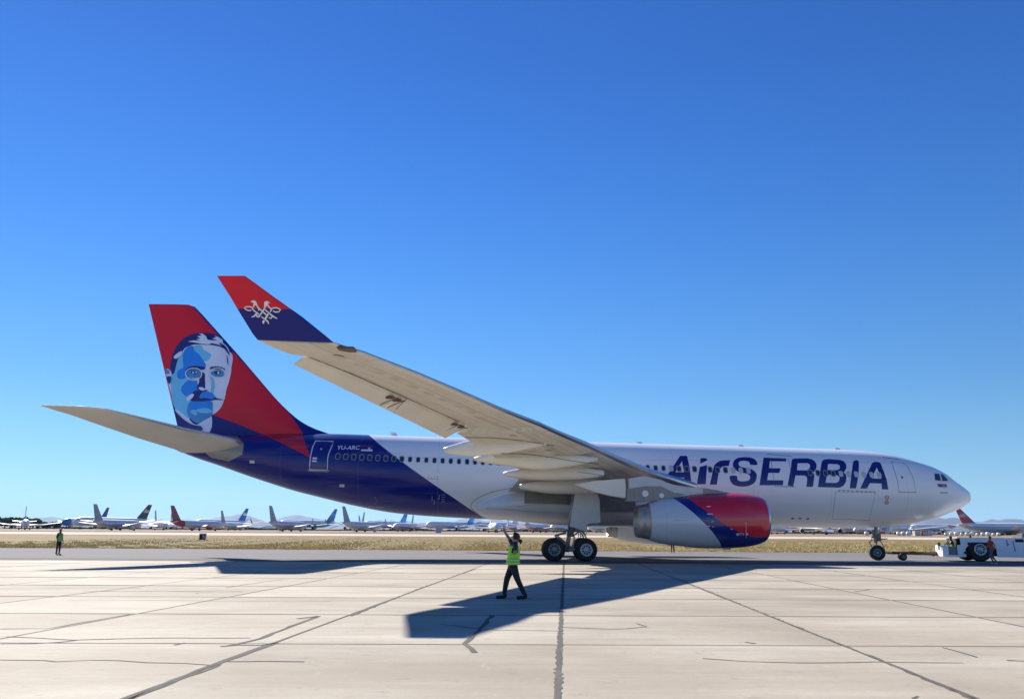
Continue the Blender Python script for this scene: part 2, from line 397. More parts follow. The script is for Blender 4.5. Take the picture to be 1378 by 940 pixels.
# grass: blades along the taxiway edge and tufts further out, nobody could count them
N = 110000; X = rng.uniform(-100, 75, N); Y = 27.5+np.abs(rng.normal(0, 1, N))**1.6*22
cl = (np.sin(X*.7)+np.sin(X*1.9+Y)+np.sin(X*.23+2)+rng.normal(0, .8, N)); H = np.clip(.11+.05*cl, .03, .4)*np.where(Y < 31, 1.25, 1.0)
Z = np.interp(Y, [27.4, 170, 230], [0, .94, 1.49])-.02; A = rng.uniform(0, 2*np.pi, N); W = rng.uniform(.02, .06, N)
P = np.empty((N, 3, 3)); P[:, 0] = np.c_[X-np.cos(A)*W, Y-np.sin(A)*W, Z]; P[:, 1] = np.c_[X+np.cos(A)*W, Y+np.sin(A)*W, Z]
P[:, 2] = np.c_[X+rng.normal(0, .08, N), Y+rng.normal(0, .08, N), Z+H]
me = bpy.data.meshes.new('dry_grass'); me.vertices.add(3*N); me.vertices.foreach_set('co', P.reshape(-1)); me.loops.add(3*N)
me.loops.foreach_set('vertex_index', np.arange(3*N)); me.polygons.add(N); me.polygons.foreach_set('loop_start', np.arange(0, 3*N, 3)); me.polygons.foreach_set('loop_total', np.full(N, 3)); me.update()
m, nt, b = newmat('straw'); P_ = wpos(nt)
c = mix(nt, ramp(nt, noise(nt, P_, .25, 5), .35, .65), (.66, .51, .20), (.52, .43, .15)); c = mix(nt, ramp(nt, noise(nt, P_, 3, 3), .4, .65), c, (.72, .56, .22))
nt.links.new(c, b.inputs['Base Color']); b.inputs['Roughness'].default_value = .8
me.materials.append(m); o = bpy.data.objects.new('dry_grass', me); COL.objects.link(o); tag(o, 'tall straw coloured grass along the far edge of the taxiway', 'grass'); o['kind'] = 'stuff'

# ================================================================== MOUNTAINS
def mountain(pts, Y, c, depth=2600):
    pts = [pts[0]]+pts+[pts[-1]]; base = 714
    dn = []
    for i in range(len(pts)-1):
        for t in np.linspace(0, 1, 9)[:-1]: dn.append((pts[i][0]+(pts[i+1][0]-pts[i][0])*t, pts[i][1]+(pts[i+1][1]-pts[i][1])*t))
    dn.append(pts[-1])
    ridge = [at(x, y+random.uniform(-.2, .2), Y) for x, y in dn]; rings = []
    for f in (0, .3, .6, .85, 1):
        r = []
        for i, p in enumerate(ridge):
            zz = 15+(p.z-15)*(f**1.2)*(1+.05*math.sin(i*.8+f*5)*(1-f)); r.append((p.x, Y-depth*(1-f)+(0 if f in (0, 1) else 90*math.sin(i*.5+f*9)), zz))
        rings.append(r)
    rings.append([(p.x, Y+depth, 0) for p in ridge])
    V, F = loft(rings, closed=False, caps=False)
    m = mat('rock_%s' % str(c), c, .95, var=.2, scale=.004)
    return struct(mesh('hills', V, F, m, smooth=True))
mc = (.13, .115, .125)
mountain([(-260, 701), (-120, 697), (-20, 700), (30, 699), (47, 696.5), (63, 695.6), (70, 695), (78, 696), (92, 698.5), (110, 700), (140, 699), (150, 697.5), (175, 697), (190, 699), (205, 699.6), (216, 699.2), (227, 701.5), (240, 704)], 15500, mc)
mountain([(228, 704), (240, 699), (253, 698), (264, 700), (277, 699), (290, 696), (300, 694.3), (312, 693.8), (318, 691.8), (326, 691), (336, 693.8), (348, 698), (362, 703), (372, 698), (382, 695), (390, 693.4), (402, 692.4), (412, 694.5), (430, 698), (442, 699.5), (460, 704)], 16500, mc)
mountain([(325, 704), (332, 697), (336, 696.3), (342, 698), (352, 699), (362, 703), (370, 704)], 12000, mc, 1500)
mountain([(462, 706), (485, 703), (498, 701.5), (507, 699.8), (512, 699), (520, 701), (526, 699.4), (534, 701), (546, 699.6), (552, 701), (561, 704), (567, 702.5), (576, 702.7), (586, 702.5), (600, 704), (609, 702), (618, 698.4), (628, 697.4), (645, 698), (653, 701), (661, 698), (672, 699), (692, 702), (740, 700), (800, 702), (900, 700), (1000, 702), (1060, 698), (1130, 701), (1200, 703), (1226, 704), (1244, 701.5)], 14500, mc)
mountain([(1215, 707), (1230, 703.5), (1244, 701), (1254, 698), (1263.5, 695.7), (1269, 698), (1273.8, 700.5), (1278, 696), (1284, 695.7), (1288, 699), (1296, 702.5), (1310, 703)], 9500, (.10, .088, .095), 1500)
mountain([(1290, 706), (1305, 702), (1313, 701.5), (1324, 701.4), (1330, 699.5), (1335, 698), (1340, 699.2), (1346, 699.6), (1354, 697.8), (1369, 698), (1378, 701), (1400, 698), (1460, 701), (1560, 697), (1700, 703)], 11500, (.10, .088, .095), 1800)

# ================================================================== THE AIRLINER
AC = thing('airliner', 'large white, navy and red passenger jet with a portrait painted on its tail', 'airplane', (-28, 0, 0))
def pchip(x, y, q):
    x = np.asarray(x, float); y = np.asarray(y, float); h = np.diff(x); d = np.diff(y)/h; m = np.zeros_like(y)
    for i in range(1, len(x)-1):
        if d[i-1]*d[i] > 0: w1 = 2*h[i]+h[i-1]; w2 = h[i]+2*h[i-1]; m[i] = (w1+w2)/(w1/d[i-1]+w2/d[i])
    m[0], m[-1] = d[0], d[-1]; q = np.clip(q, x[0], x[-1]); k = np.clip(np.searchsorted(x, q)-1, 0, len(h)-1)
    t = (q-x[k])/h[k]; H = h[k]
    return (2*t**3-3*t**2+1)*y[k]+(t**3-2*t**2+t)*H*m[k]+(-2*t**3+3*t**2)*y[k+1]+(t**3-t**2)*H*m[k+1]
tp = [(1302.6, 662.5), (1296.3, 657.4), (1283.3, 648.8), (1275.7, 643.9), (1268.1, 638), (1257.3, 631.5), (1244.4, 625.8), (1227, 620.3), (1209.8, 615.3), (1188, 610.3), (1155.7, 606.4), (1123, 604.6), (1080, 603.2), (955, 599.4), (840, 596), (700, 591.6), (597, 588.2), (497, 585.3), (447, 583.8), (380, 584.0), (340, 585.5), (300, 588), (270, 591), (240, 592.5), (224, 593.5)]
bt = [(1302.6, 675.5), (1296, 680.6), (1281, 688), (1257.3, 696.6), (1231.4, 703.0), (1209.8, 706.5), (1177, 709), (1123, 709.8), (1080, 709.3), (900, 706), (700, 700), (591.5, 695), (534, 690.2), (476.6, 679.9), (438, 670.5), (400, 661), (340, 642), (290, 624.4), (264, 615.8), (242, 607), (224, 599)]
A = sorted([(p.x, p.z) for p in (at(x, y, 0) for x, y in tp)]); B = sorted([(p.x, p.z) for p in (at(x, y, 0) for x, y in bt)])
XN = at(1304.6, 668.5, 0); ZN = XN.z; XN = XN.x
A.append((XN, ZN+.02)); B.append((XN, ZN-.02))
XT = A[0][0]
WX = [-99, XT, -54, -50.5, -47, -44, -40, -36, XN-7.5, XN-6, XN-5, XN-4, XN-3, XN-2, XN-1, XN-.5, XN-.15, XN]
WW = [.33, .33, 1.05, 1.72, 2.28, 2.58, 2.76, 2.78, 2.78, 2.70, 2.58, 2.38, 2.1, 1.72, 1.2, .84, .44, .02]
TX = np.linspace(XT, XN, 1500); TXu = TX
ft = pchip([a[0] for a in A], [a[1] for a in A], TX); fb = pchip([a[0] for a in B], [a[1] for a in B], TX); fw_ = pchip(WX, WW, TX)
def fprof(X):
    t = float(np.interp(X, TX, ft)); b_ = float(np.interp(X, TX, fb)); return (t+b_)/2, (t-b_)/2, float(np.interp(X, TX, fw_))
def fuse_y(X, z, sgn=-1):
    zc, h, w_ = fprof(X); q = (z-zc)/max(h, .01)
    return sgn*w_*math.sqrt(max(.0004, 1-min(q*q, .9996)))
def on_fuse(px, py, eps=0.):
    p = atray(px, py, fuse_y)
    if eps:
        zc, h, w_ = fprof(p.x); n = Vector((0, p.y/(w_*w_), (p.z-zc)/(h*h))).normalized()
        p = p+n*eps
    return p
# livery boundaries on the real surface, as curves X(z) and Z(x)
pw = [on_fuse(x, y) for x, y in ((498.5, 587), (520, 604), (541.7, 622.2), (568, 640.5), (595.3, 658.6), (622, 677.5), (645, 693))]
cWN = np.polyfit([p.z for p in pw], [p.x for p in pw], 3)
pl = [at(285.3, 557.5, 0), at(318, 570.5, 0), at(350.8, 582.5, -.3), on_fuse(385, 599), on_fuse(417.5, 615.5)]
cRL = np.polyfit([p.x for p in pl], [p.z for p in pl], 2)
pr = [at(371.7, 536, 0), at(385, 551, 0), at(398.5, 568.5, -.1), on_fuse(409, 592), on_fuse(413.5, 603), on_fuse(417.5, 615.5)]
cRR = np.polyfit([p.z for p in pr], [p.x for p in pr], 3)
WHITE = (.90, .905, .91); NAVY = (.006, .014, .19); RED = (.66, .012, .038)
def poly(c, s):
    r = None
    for k in c: r = k if r is None else (s*r+k if isinstance(r, S) else s*float(r)+float(k))
    return r
def livery():
    m, nt, b = newmat('fuselage_paint'); tc = opos(nt); sx = nt.nodes.new('ShaderNodeSeparateXYZ'); nt.links.new(tc, sx.inputs[0])
    X = S(nt, sx.outputs[0])+(-28.); Z = S(nt, sx.outputs[2])
    white = (X-poly(cWN, Z)).gt(0.)
    red = (Z-poly(cRL, X)).gt(0.)*(poly(cRR, Z)-X).gt(0.)*(X.lt(-44.))
    c = mix(nt, white, NAVY, WHITE); c = mix(nt, red, c, RED)
    # dull belly and grime, thin skin joints every few frames
    g = noise(nt, tc, .9, 6, .6, (.25, 1, 2.2)); c = mix(nt, ramp(nt, g, .45, .75)*.14, c, (.35, .33, .32))
    fr = (X*.1875)._m('FRACT', None).lt(.0035); st = ((Z-6.62)._m('ABSOLUTE', None).lt(.012))
    seam = nt.nodes.new('ShaderNodeMath'); seam.operation = 'MAXIMUM'; nt.links.new(fr.so, seam.inputs[0]); nt.links.new(st.so, seam.inputs[1])
    c = mix(nt, S(nt, seam.outputs[0])*.42, c, (.2, .2, .22))
    nt.links.new(c, b.inputs['Base Color']); b.inputs['Roughness'].default_value = .24; b.inputs['Specular IOR Level'].default_value = .42
    wv = noise(nt, tc, .55, 3, .5, (1, 1, 1)); bump(nt, b, wv, .06, .1)
    return m
m_liv = livery()
n = 96; st = list(np.linspace(XT, XN-8, 110))+[XN-8*(1-t)**2 for t in np.linspace(0, 1, 46)][1:]
rings = []
for X in st:
    zc, h, w_ = fprof(X)
    rings.append([(X, w_*math.cos(t), zc+h*math.sin(t)) for t in np.linspace(0, 2*math.pi, n, endpoint=False)])
V, F = loft(rings); fus = fixn(mesh('fuselage', V, F, m_liv, AC, smooth=True))
m_white = mat('white_paint', (.72, .73, .75), .35, var=.05, coat=.3)
m_navy = mat('navy_paint', NAVY, .3, var=.05, coat=.5); m_red = mat('red_paint', RED, .3, var=.05, coat=.5)
m_metal = mat('bare_metal', (.62, .63, .66), .28, 1., var=.08); m_dmetal = mat('dark_metal', (.16, .155, .15), .45, .7)
m_gmetal = mat('grey_metal', (.34, .35, .37), .4, .4); m_black = mat('black_rubber', (.018, .018, .02), .75, var=.3)
m_glass = mat('dark_glass', (.02, .025, .04), .12, var=.1, coat=1); m_dark = mat('dark_cavity', (.02, .02, .022), .8)
m_line = mat('door_seam', (.16, .17, .2), .6); m_shade = mat('window_shade', (.55, .56, .58), .4); m_rim = mat('window_rim', (.23, .25, .33), .4)
m_lett = mat('lettering_navy', (.012, .017, .19), .35, var=.04); m_offw = mat('off_white_print', (.75, .76, .8), .4, var=.04)
bm = bmesh.new(); cyl(bm, (XT+.02, 0, fprof(XT)[0]), (XT-.12, 0, fprof(XT)[0]), .24, .2, 20); finish(bm, 'exhaust_pipe', m_gmetal, AC, True)
# ---- windows: rim, pane; those with the shade down are pale
wx = lambda n_: float(np.interp(n_, [0, 8, 16, 40, 46, 52, 60, 69], [454.6, 540.8, 628.6, 882.3, 945.2, 1007.2, 1090.2, 1183.1]))
wy = lambda x: float(np.interp(x, [454, 540.8, 628.6, 882.3, 1007, 1090, 1183], [613.6, 617.3, 620.9, 629.2, 633, 635.6, 639]))
def rr(w_, h, r, n_=4):
    out = []
    for cx, cy, a0 in ((w_-r, h-r, 0), (-w_+r, h-r, 90), (-w_+r, -h+r, 180), (w_-r, -h+r, 270)):
        for k in range(n_+1): a = R(a0+90*k/n_); out.append((cx+r*math.cos(a), cy+r*math.sin(a)))
    return out
def window_mesh(name, w_, h, r, y, m, tilt, hole=None):
    P = rr(w_, h, r); V = [(x, y, z) for x, z in P]; N_ = len(P)
    if hole:
        Q = rr(*hole); V += [(x, y+.012, z) for x, z in Q]; F = [(i, (i+1) % N_, N_+(i+1) % N_, N_+i) for i in range(N_)]
    else: F = [tuple(range(N_))]
    me = bpy.data.meshes.new(name); me.from_pydata([Matrix.Rotation(tilt, 3, 'X') @ Vector(v) for v in V], [], F); me.materials.append(m); return me
zc, h, w_ = fprof(-20); pz = on_fuse(1007, 633); tl = -math.atan2((pz.z-zc), -pz.y)
me_rim = window_mesh('window', .165, .235, .13, -.006, m_rim, tl, (.105, .165, .09)); me_p = window_mesh('pane', .115, .175, .09, .004, m_glass, tl); me_s = window_mesh('pane', .125, .185, .1, -.0, m_shade, tl)
me_r2 = window_mesh('window', .15, .22, .12, -.005, mat('window_rim_pale', (.5, .52, .56), .4), tl, (.115, .175, .09))
fin_dummy = None
for k in list(range(0, 17))+list(range(17, 47))+list(range(47, 53))+list(range(60, 70)):
    if k == 46 or k in (28, 29): continue
    x = wx(k); p = on_fuse(x, wy(x), .01); shade = k in (42, 50, 51, 52, 64, 65, 66, 67, 68, 69)
    o = bpy.data.objects.new('window', me_r2 if (shade or 9 <= k < 42) else me_rim); COL.objects.link(o); o.parent = AC; o.location = p-AC.location
    q = bpy.data.objects.new('pane', me_s if shade else me_p); COL.objects.link(q); q.parent = o
    if shade: o['label'] = 'cabin window with its pale shade pulled down'
# ---- painted name
B6 = ((880, 600), 8.6125); B7 = ((1040, 600), 8.6125)
def L6(*p): return zl(*B6, p)
def L7(*p): return zl(*B7, p)
def S6(*p): return sm(zl(*B6, p), 3)
def S7(*p): return sm(zl(*B7, p), 3)
letters = [
 [L6((145, 347), (205, 262), (218, 240), (300, 115), (315, 110), (372, 110), (386, 118), (412, 240), (437, 440), (358, 440), (352, 362), (200, 360), (170, 358)), L6((325, 172), (248, 300), (350, 302))],
 [L6((540, 138), (592, 136), (612, 146), (620, 158), (605, 170), (535, 203))], [L6((530, 240), (616, 217), (600, 440), (497, 440))],
 [L6((648, 445), (690, 250), (705, 215), (730, 190), (765, 170), (800, 164), (882, 160), (868, 228), (815, 230), (785, 240), (766, 262), (750, 310), (728, 445))],
 [S6((1198, 215), (1115, 213), (1105, 185), (1055, 168), (1000, 174), (980, 205), (1000, 235), (1060, 250), (1130, 265), (1180, 305), (1192, 350), (1168, 420), (1100, 458), (1010, 467), (930, 450), (890, 410), (880, 345), (960, 345), (966, 385), (1000, 405), (1060, 405), (1105, 390), (1115, 350), (1085, 320), (990, 298), (935, 265), (915, 215), (930, 165), (980, 134), (1060, 126), (1140, 136), (1185, 170))],
 [[(1027.5, 615.2), (1058, 616.3), (1057.8, 620.4), (1036, 620.0), (1035, 629.4), (1050.4, 629.8), (1048.7, 636), (1034, 635.8), (1032.4, 645.6), (1054.2, 645.8), (1053.7, 652.6), (1022, 652.4)]],
 [L7((170, 455), (208, 260), (218, 165), (230, 148), (252, 142), (400, 140), (450, 150), (485, 172), (505, 205), (508, 235), (500, 262), (480, 290), (462, 302), (478, 322), (480, 345), (478, 380), (465, 470), (388, 470), (398, 385), (392, 355), (370, 340), (262, 338), (238, 465)), L7((287, 197), (400, 196), (425, 208), (432, 228), (424, 255), (395, 280), (280, 278))],
 [L7((522, 472), (562, 200), (572, 172), (592, 155), (640, 148), (780, 158), (825, 175), (850, 210), (852, 250), (835, 285), (820, 300), (845, 325), (853, 360), (846, 415), (818, 458), (780, 477), (740, 480)), L7((640, 205), (745, 208), (772, 222), (780, 245), (768, 266), (740, 276), (632, 275)), L7((628, 330), (740, 335), (768, 350), (774, 372), (765, 405), (735, 425), (610, 422))],
 [L7((890, 488), (928, 190), (938, 170), (955, 163), (982, 163), (996, 175), (998, 220), (994, 330), (965, 488))],
 [L7((1012, 490), (1145, 205), (1160, 187), (1185, 180), (1230, 184), (1250, 198), (1285, 290), (1320, 390), (1338, 500), (1265, 500), (1258, 432), (1125, 428), (1090, 490)), L7((1205, 245), (1155, 350), (1152, 372), (1257, 376), (1243, 335))]]
for l in letters: decal('painted_letter', l, on_fuse, .004, m_lett, fus, 12, 2.5)
# ---- doors
Z8 = lambda *p: zl((400, 580), 11.483, p)
ol = Z8((283, 147), (560, 157), (535, 230), (505, 300), (482, 360), (470, 420), (466, 600), (188, 592), (192, 500), (210, 360), (240, 240))
d4 = decal('door', [Z8((283, 147), (560, 157), (535, 230), (505, 300), (482, 360), (470, 420), (466, 600), (188, 592), (192, 500), (210, 360), (240, 240))], on_fuse, .003, m_navy, fus, 8, 3); d4['label'] = 'rear cabin door outlined in white on navy paint'
decal('door_outline', stroke(ol+[ol[0]], 1.15), on_fuse, .006, m_offw, d4, 30, 4)
decal('door_sill', stroke(Z8((155, 590), (190, 612), (470, 622), (497, 600)), .9), on_fuse, .012, m_gmetal, d4, 30, 4)
decal('door_placard', Z8((240, 400), (308, 404), (306, 432), (236, 430)), on_fuse, .008, m_offw, d4); decal('door_placard', Z8((230, 446), (304, 450), (300, 474), (226, 470)), on_fuse, .008, m_offw, d4)
decal('door_window', Z8((355, 262), (385, 262), (382, 285), (366, 292)), on_fuse, .008, m_shade, d4)
def seam(pts, wd=.7, name='door_seam', par=None, m=None): return decal(name, stroke(pts, wd), on_fuse, .0045, m or m_line, par or fus, 30, 3)
def door(pts, lab, sill):
    o = decal('door', pts, on_fuse, .0025, m_liv, fus, 8, 3); o['label'] = lab
    seam(list(pts)+[pts[0]], .6, 'door_seam', o); decal('door_sill', stroke(sill, 1.1), on_fuse, .012, m_gmetal, o, 30, 4); return o
dd = door([(1037.2, 616.2), (1061, 617.2), (1064, 633), (1067.5, 653.9), (1042.3, 653.6), (1040, 636)], 'cabin door within the painted name', [(1042, 654), (1070, 654.6)])
dd = door([(1199.5, 620.6), (1215, 622.3), (1221, 627), (1229, 643), (1232.3, 661.5), (1209.8, 661), (1207.5, 645)], 'front cabin door behind the cockpit', [(1209, 661.4), (1233, 662)])
decal('door_window', [(1213, 640.4), (1215, 640.4), (1215, 643.4), (1213, 643.4)], on_fuse, .008, m_glass, dd)
seam([(1031.5, 610.6), (1065, 613.5)]); seam([(1188, 615), (1210, 618)])
cg = [(1124.5, 661), (1178, 662), (1170, 699.5), (1120, 697.5)]
o = decal('cargo_door', cg, on_fuse, .0025, m_liv, fus, 8, 3); seam(cg+[cg[0]], .5, 'door_seam', o); seam([(1128.7, 658.8), (1177, 661)], .4, 'hinge_line', o)
for k in range(9):
    x = 1128.7+k*6; y = 658.8+k*.27; decal('hinge', [(x, y), (x+1.2, y), (x+1.2, y+2.2), (x, y+2.2)], on_fuse, .006, m_line, o)
for x, y in ((1193.5, 668.7), (1193, 675.4)):
    c_ = [(x+2.7*math.cos(t), y+2.9*math.sin(t)) for t in np.linspace(0, 2*math.pi, 14, endpoint=False)]; c2 = [(x+1.7*math.cos(t), y+1.9*math.sin(t)) for t in np.linspace(0, 2*math.pi, 14, endpoint=False)]
    decal('warning_mark', [c_, c2], on_fuse, .005, m_red, fus)
    decal('warning_mark', [(x-.8, y-.5), (x+.8, y-.5), (x+.8, y+.5), (x-.8, y+.5)], on_fuse, .005, m_red, fus)
for x, y in ((1066.5, 697), (1076.6, 697.2), (1087, 697.6)): decal('drain_vent', [(x-2.2, y+.9), (x-1.2, y-.9), (x+2.2, y-.9), (x+1.4, y+.9)], on_fuse, .006, m_dark, fus)
# rear lower cargo door marks
for x, y, w2, h2 in ((581, 667, 1, 7), (584, 672, 1, 6), (588, 670, 2, 1), (590.5, 665, 1, 7), (594, 665, 5, .8), (594, 668, 5, .8), (594, 671, 4.5, .8), (594, 674, 5, .8)):
    decal('small_marking', [(x, y), (x+w2, y), (x+w2, y+h2), (x, y+h2)], on_fuse, .004, m_rim, fus)
for x, y in ((457, 653), (336, 621)): decal('small_panel', [(x, y-2), (x+6.5, y-1.7), (x+6.3, y+2), (x-.2, y+1.7)], on_fuse, .004, m_shade, fus)
seam([(495, 681), (517, 682.4)], .8, 'step_line', None, m_gmetal); seam([(504, 668), (508, 674), (503, 678)], .8, 'step_line', None, m_line)
for k in range(4): seam([(576+k*4.2, 640), (576+k*4.2, 643.6)], .4)
seam([(574, 643.5), (591, 644.2)], .4)
# registration and flags
text_decal('registration', 'YU-ARC', 454.4, 599.2, 484.6, 604.6, on_fuse, .005, m_offw, fus, .25, .0)
decal('painted_flag', Z8((985, 210), (1180, 218), (1176, 250), (990, 245)), on_fuse, .005, mat('dull_red', (.16, .03, .1), .4), fus)
decal('painted_flag', Z8((988, 279), (1165, 281), (1160, 309), (985, 303)), on_fuse, .005, m_offw, fus)
decal('painted_flag', Z8((1095, 250), (1128, 250), (1132, 280), (1092, 280)), on_fuse, .006, m_shade, fus)
Z9 = lambda *p: zl((1080, 580), 4.624, p)
decal('painted_flag', Z9((838, 325), (895, 328), (898, 337), (841, 335)), on_fuse, .005, m_red, fus)
decal('painted_flag', Z9((841, 335), (898, 337), (900, 346), (845, 345)), on_fuse, .005, m_navy, fus)
decal('painted_flag', Z9((845, 345), (900, 346), (903, 357), (848, 354)), on_fuse, .005, m_offw, fus)
decal('painted_crest', Z9((871, 336), (886, 337), (888, 347), (880, 354), (873, 346)), on_fuse, .007, mat('gold', (.5, .3, .25), .4), fus)
for k in range(7): decal('small_marking', Z9((856+k*7, 378), (861+k*7, 378.6), (861+k*7, 385), (856+k*7, 384.4)), on_fuse, .005, m_lett, fus)
# cockpit windows
for q in (((821, 262), (851, 264), (863, 309), (824, 304)), ((858, 265), (874, 268), (892, 288), (908, 308), (872, 310))):
    o = decal('cockpit_window', Z9(*q), on_fuse, .012, m_line, fus, 4, 2)
    cx = sum(p[0] for p in q)/len(q); cy = sum(p[1] for p in q)/len(q)
    decal('pane', Z9(*[(cx+(x-cx)*.84, cy+(y-cy)*.84) for x, y in q]), on_fuse, .02, m_glass, o, 4, 2)
    zc_ = [Vector((on_fuse(*p).x, -on_fuse(*p).y, on_fuse(*p).z)) for p in Z9(*q)]; o2 = mesh('cockpit_window', [v+Vector((0, .01, 0)) for v in zc_], [tuple(range(len(zc_)))], m_glass, fus)
# roof aerials and probes
for x, y, hh in ((533, 586.5, 4), (700, 590, 3), (864, 597, 2.2), (1000, 600.8, 2), (1130, 605, 2.2)):
    p = at(x, y, 0); prism('aerial', [(p.x-.35, p.z-.1), (p.x+.2, p.z-.1), (p.x-.05, p.z+hh*.07), (p.x-.4, p.z+hh*.07)], -.02, .02, m_white, AC)
# ---- belly fairing
bz = [at(x, y, 0) for x, y in ((633.5, 684), (640, 690.6), (653, 696.5), (687, 699.8), (757, 706.5), (855, 709.3), (960, 709.6), (1030, 709))]
bX = [p.x for p in bz]; bZ = [p.z for p in bz]; X0, X1 = bX[0], bX[-1]
rings = []
for t in np.linspace(0, 1, 50):
    X = X0+(X1-X0)*(t**1.3 if t < .5 else t**1.3); e = min(1, (X-X0)/5.5); e = math.sqrt(max(0, 1-(1-e)**2)); e2 = min(1, (X1-X)/5); e2 = e2*e2*(3-2*e2)
    zb_ = float(pchip(bX, bZ, np.array([X]))[0]); zt_ = 3.1+1.85*e*e2; hw = 1.45+1.8*min(e, .12+.88*e2); zc2 = (zb_+zt_)/2; hh = max(.02, (zt_-zb_)/2)
    zc2 -= .0; rings.append([(X, hw*math.copysign(abs(math.cos(a))**.8, math.cos(a)), zc2+hh*math.copysign(abs(math.sin(a))**.9, math.sin(a))) for a in np.linspace(0, 2*math.pi, 64, endpoint=False)])
V, F = loft(rings); m_belly = mat('belly_paint', (.74, .745, .76), .34, var=.08, scale=.8, coat=.4); fixn(mesh('belly_fairing', V, F, m_belly, AC, smooth=True))

_bb = []
def _add(o):
    off = origin(o); a = len(_bb[0]); _bb[0].extend([v.co+off for v in o.data.vertices]); _bb[1].extend([tuple(i+a for i in p.vertices) for p in o.data.polygons])
_bb.extend([[], []]); belly = [o for o in COL.objects if o.name == 'belly_fairing'][0]; _add(fus); _add(belly)
from mathutils.bvhtree import BVHTree
_bf = BVHTree.FromPolygons(_bb[0], _bb[1])
def on_body(px, py, eps=0.):
    d = ray(px, py).normalized(); h_ = _bf.ray_cast(CP, d)
    if h_[0] is None: return at(px, py, -2.5)
    n_ = h_[1] if h_[1].dot(d) < 0 else -h_[1]
    return h_[0]+n_*eps-d*eps*.5
ZB = lambda *p: sm(zl((600, 560), 4.053, p), 4, False)
decal('seam_and_reflection_edge', stroke(ZB((215, 555), (170, 528), (140, 500), (138, 480), (158, 455), (205, 428), (265, 408), (335, 394), (410, 381)), .55), on_body, .02, m_line, belly, 6, 4)
decal('seam_and_reflection_edge', stroke(ZB((385, 490), (480, 479), (572, 470), (562, 430)), .4), on_body, .02, m_line, belly, 6, 4)  # line painted along the edge of a sky reflection
decal('seam_and_reflection_edge', stroke(ZB((220, 500), (400, 512), (690, 528)), .3), on_body, .02, m_line, belly, 6, 4)
# ---- wings
m_wing, nt, b = newmat('wing_paint'); tc = opos(nt)
ac_ = nt.nodes.new('ShaderNodeAttribute'); ac_.attribute_name = 'chord'; u = S(nt, ac_.outputs['Fac']); as_ = nt.nodes.new('ShaderNodeAttribute'); as_.attribute_name = 'span'; v_ = S(nt, as_.outputs['Fac'])
cb = nt.nodes.new('ShaderNodeCombineXYZ'); nt.links.new(u.so, cb.inputs[0]); nt.links.new(v_.so, cb.inputs[1])
c = mix(nt, ramp(nt, noise(nt, cb.outputs[0], 9, 5, .6, (1, .03, 1)), .35, .65), (.60, .555, .475), (.70, .655, .575))
c = mix(nt, ramp(nt, noise(nt, cb.outputs[0], 5, 6, .7, (.5, .25, 1)), .5, .7)*.3, c, (.36, .33, .29))
band_ = ((u-.30)._m('ABSOLUTE', None).lt(.035))*.30; c = mix(nt, band_, c, (.32, .28, .24))
ln = (((u-.115)._m('ABSOLUTE', None)).lt(.004)+((u-.2)._m('ABSOLUTE', None)).lt(.003)+((u-.66)._m('ABSOLUTE', None)).lt(.003)+((v_*.37)._m('FRACT', None).lt(.008))*(u.lt(.2))*1.+((v_*.9)._m('FRACT', None).lt(.01))*(u.gt(.12))*(u.lt(.26))*.8).clamp01()
c = mix(nt, ln*.5, c, (.18, .16, .14)); nt.links.new(c, b.inputs['Base Color']); b.inputs['Roughness'].default_value = .5
m_wtop = mat('wing_top', (.5, .51, .53), .4, var=.05)
def foil(x): return 5*(.2969*math.sqrt(max(x, 0))-.126*x-.3516*x*x+.2843*x**3-.1036*x**4)
def wing(name, secs, m, sgn=-1, parent=None, K=16, f=1., axis='y', mle=None):
    rings = []; ch = []; sp = []
    us = [0, .004, .012, .03, .06, .115, .2, .3, .42, .55, .66, .78, .9, 1.]
    us_top = us[::-1]
    for y, xl, zl_, xt, zt_, t in secs:
        r = []
        L = abs(xt-xl)
        for part, sg in ((us_top, 1), (us[1:-1], -1)):
            for q in part:
                x = xl+(xt-xl)*q; z = zl_+(zt_-zl_)*q; o = foil(q)*t*(1.1 if sg > 0 else -.9)
                r.append((x, sgn*y, z+o)); ch.append(q); sp.append(y)
        rings.append(r)
    V, F = loft(rings)
    o = mesh(name, V, F, m if not mle else [m, mle], parent, smooth=True)
    me = o.data
    for nm, vals in (('chord', ch), ('span', sp)):
        a = me.attributes.new(nm, 'FLOAT', 'POINT'); a.data.foreach_set('value', vals)
    fixn(o)
    if mle:
        for pg in me.polygons:
            if max(ch[i] for i in pg.vertices) <= .031 and len(pg.vertices) == 4: pg.material_index = 1
    return sharp(o, 50)
W1 = [(0, -19.4, 4.75, -32.9, 4.35, 1.4), (2.9, -19.9, 4.85, -32.6, 4.42, 1.35), (3.5, -21.2, 5.12, -32.5, 4.5, 1.3), (4.3, -22.4, 5.36, -32.4, 4.6, 1.2), (6, -23.75, 5.6, -32.2, 4.8, 1.05), (9.4, -26.13, 6.02, -32.0, 5.25, .82), (13, -28.65, 6.52, -34.0, 5.85, .66), (15, -30.05, 6.75, -34.8, 6.2, .56), (16.85, -31.35, 7.0, -35.7, 6.55, .48)]
W2 = [(16.86, -31.35, 7.0, -35.3, 6.98, .48), (19.9, -33.48, 7.3, -36.85, 7.28, .42), (22, -34.95, 7.58, -37.95, 7.5, .38), (25, -37.05, 7.95, -39.6, 7.85, .33), (27.6, -38.87, 8.2, -41.05, 8.03, .28)]
W3 = [(27.61, -38.88, 8.2, -41.65, 8.1, .28), (28.4, -39.4, 8.22, -42.15, 8.2, .22), (28.95, -39.8, 8.26, -42.5, 8.31, .14)]
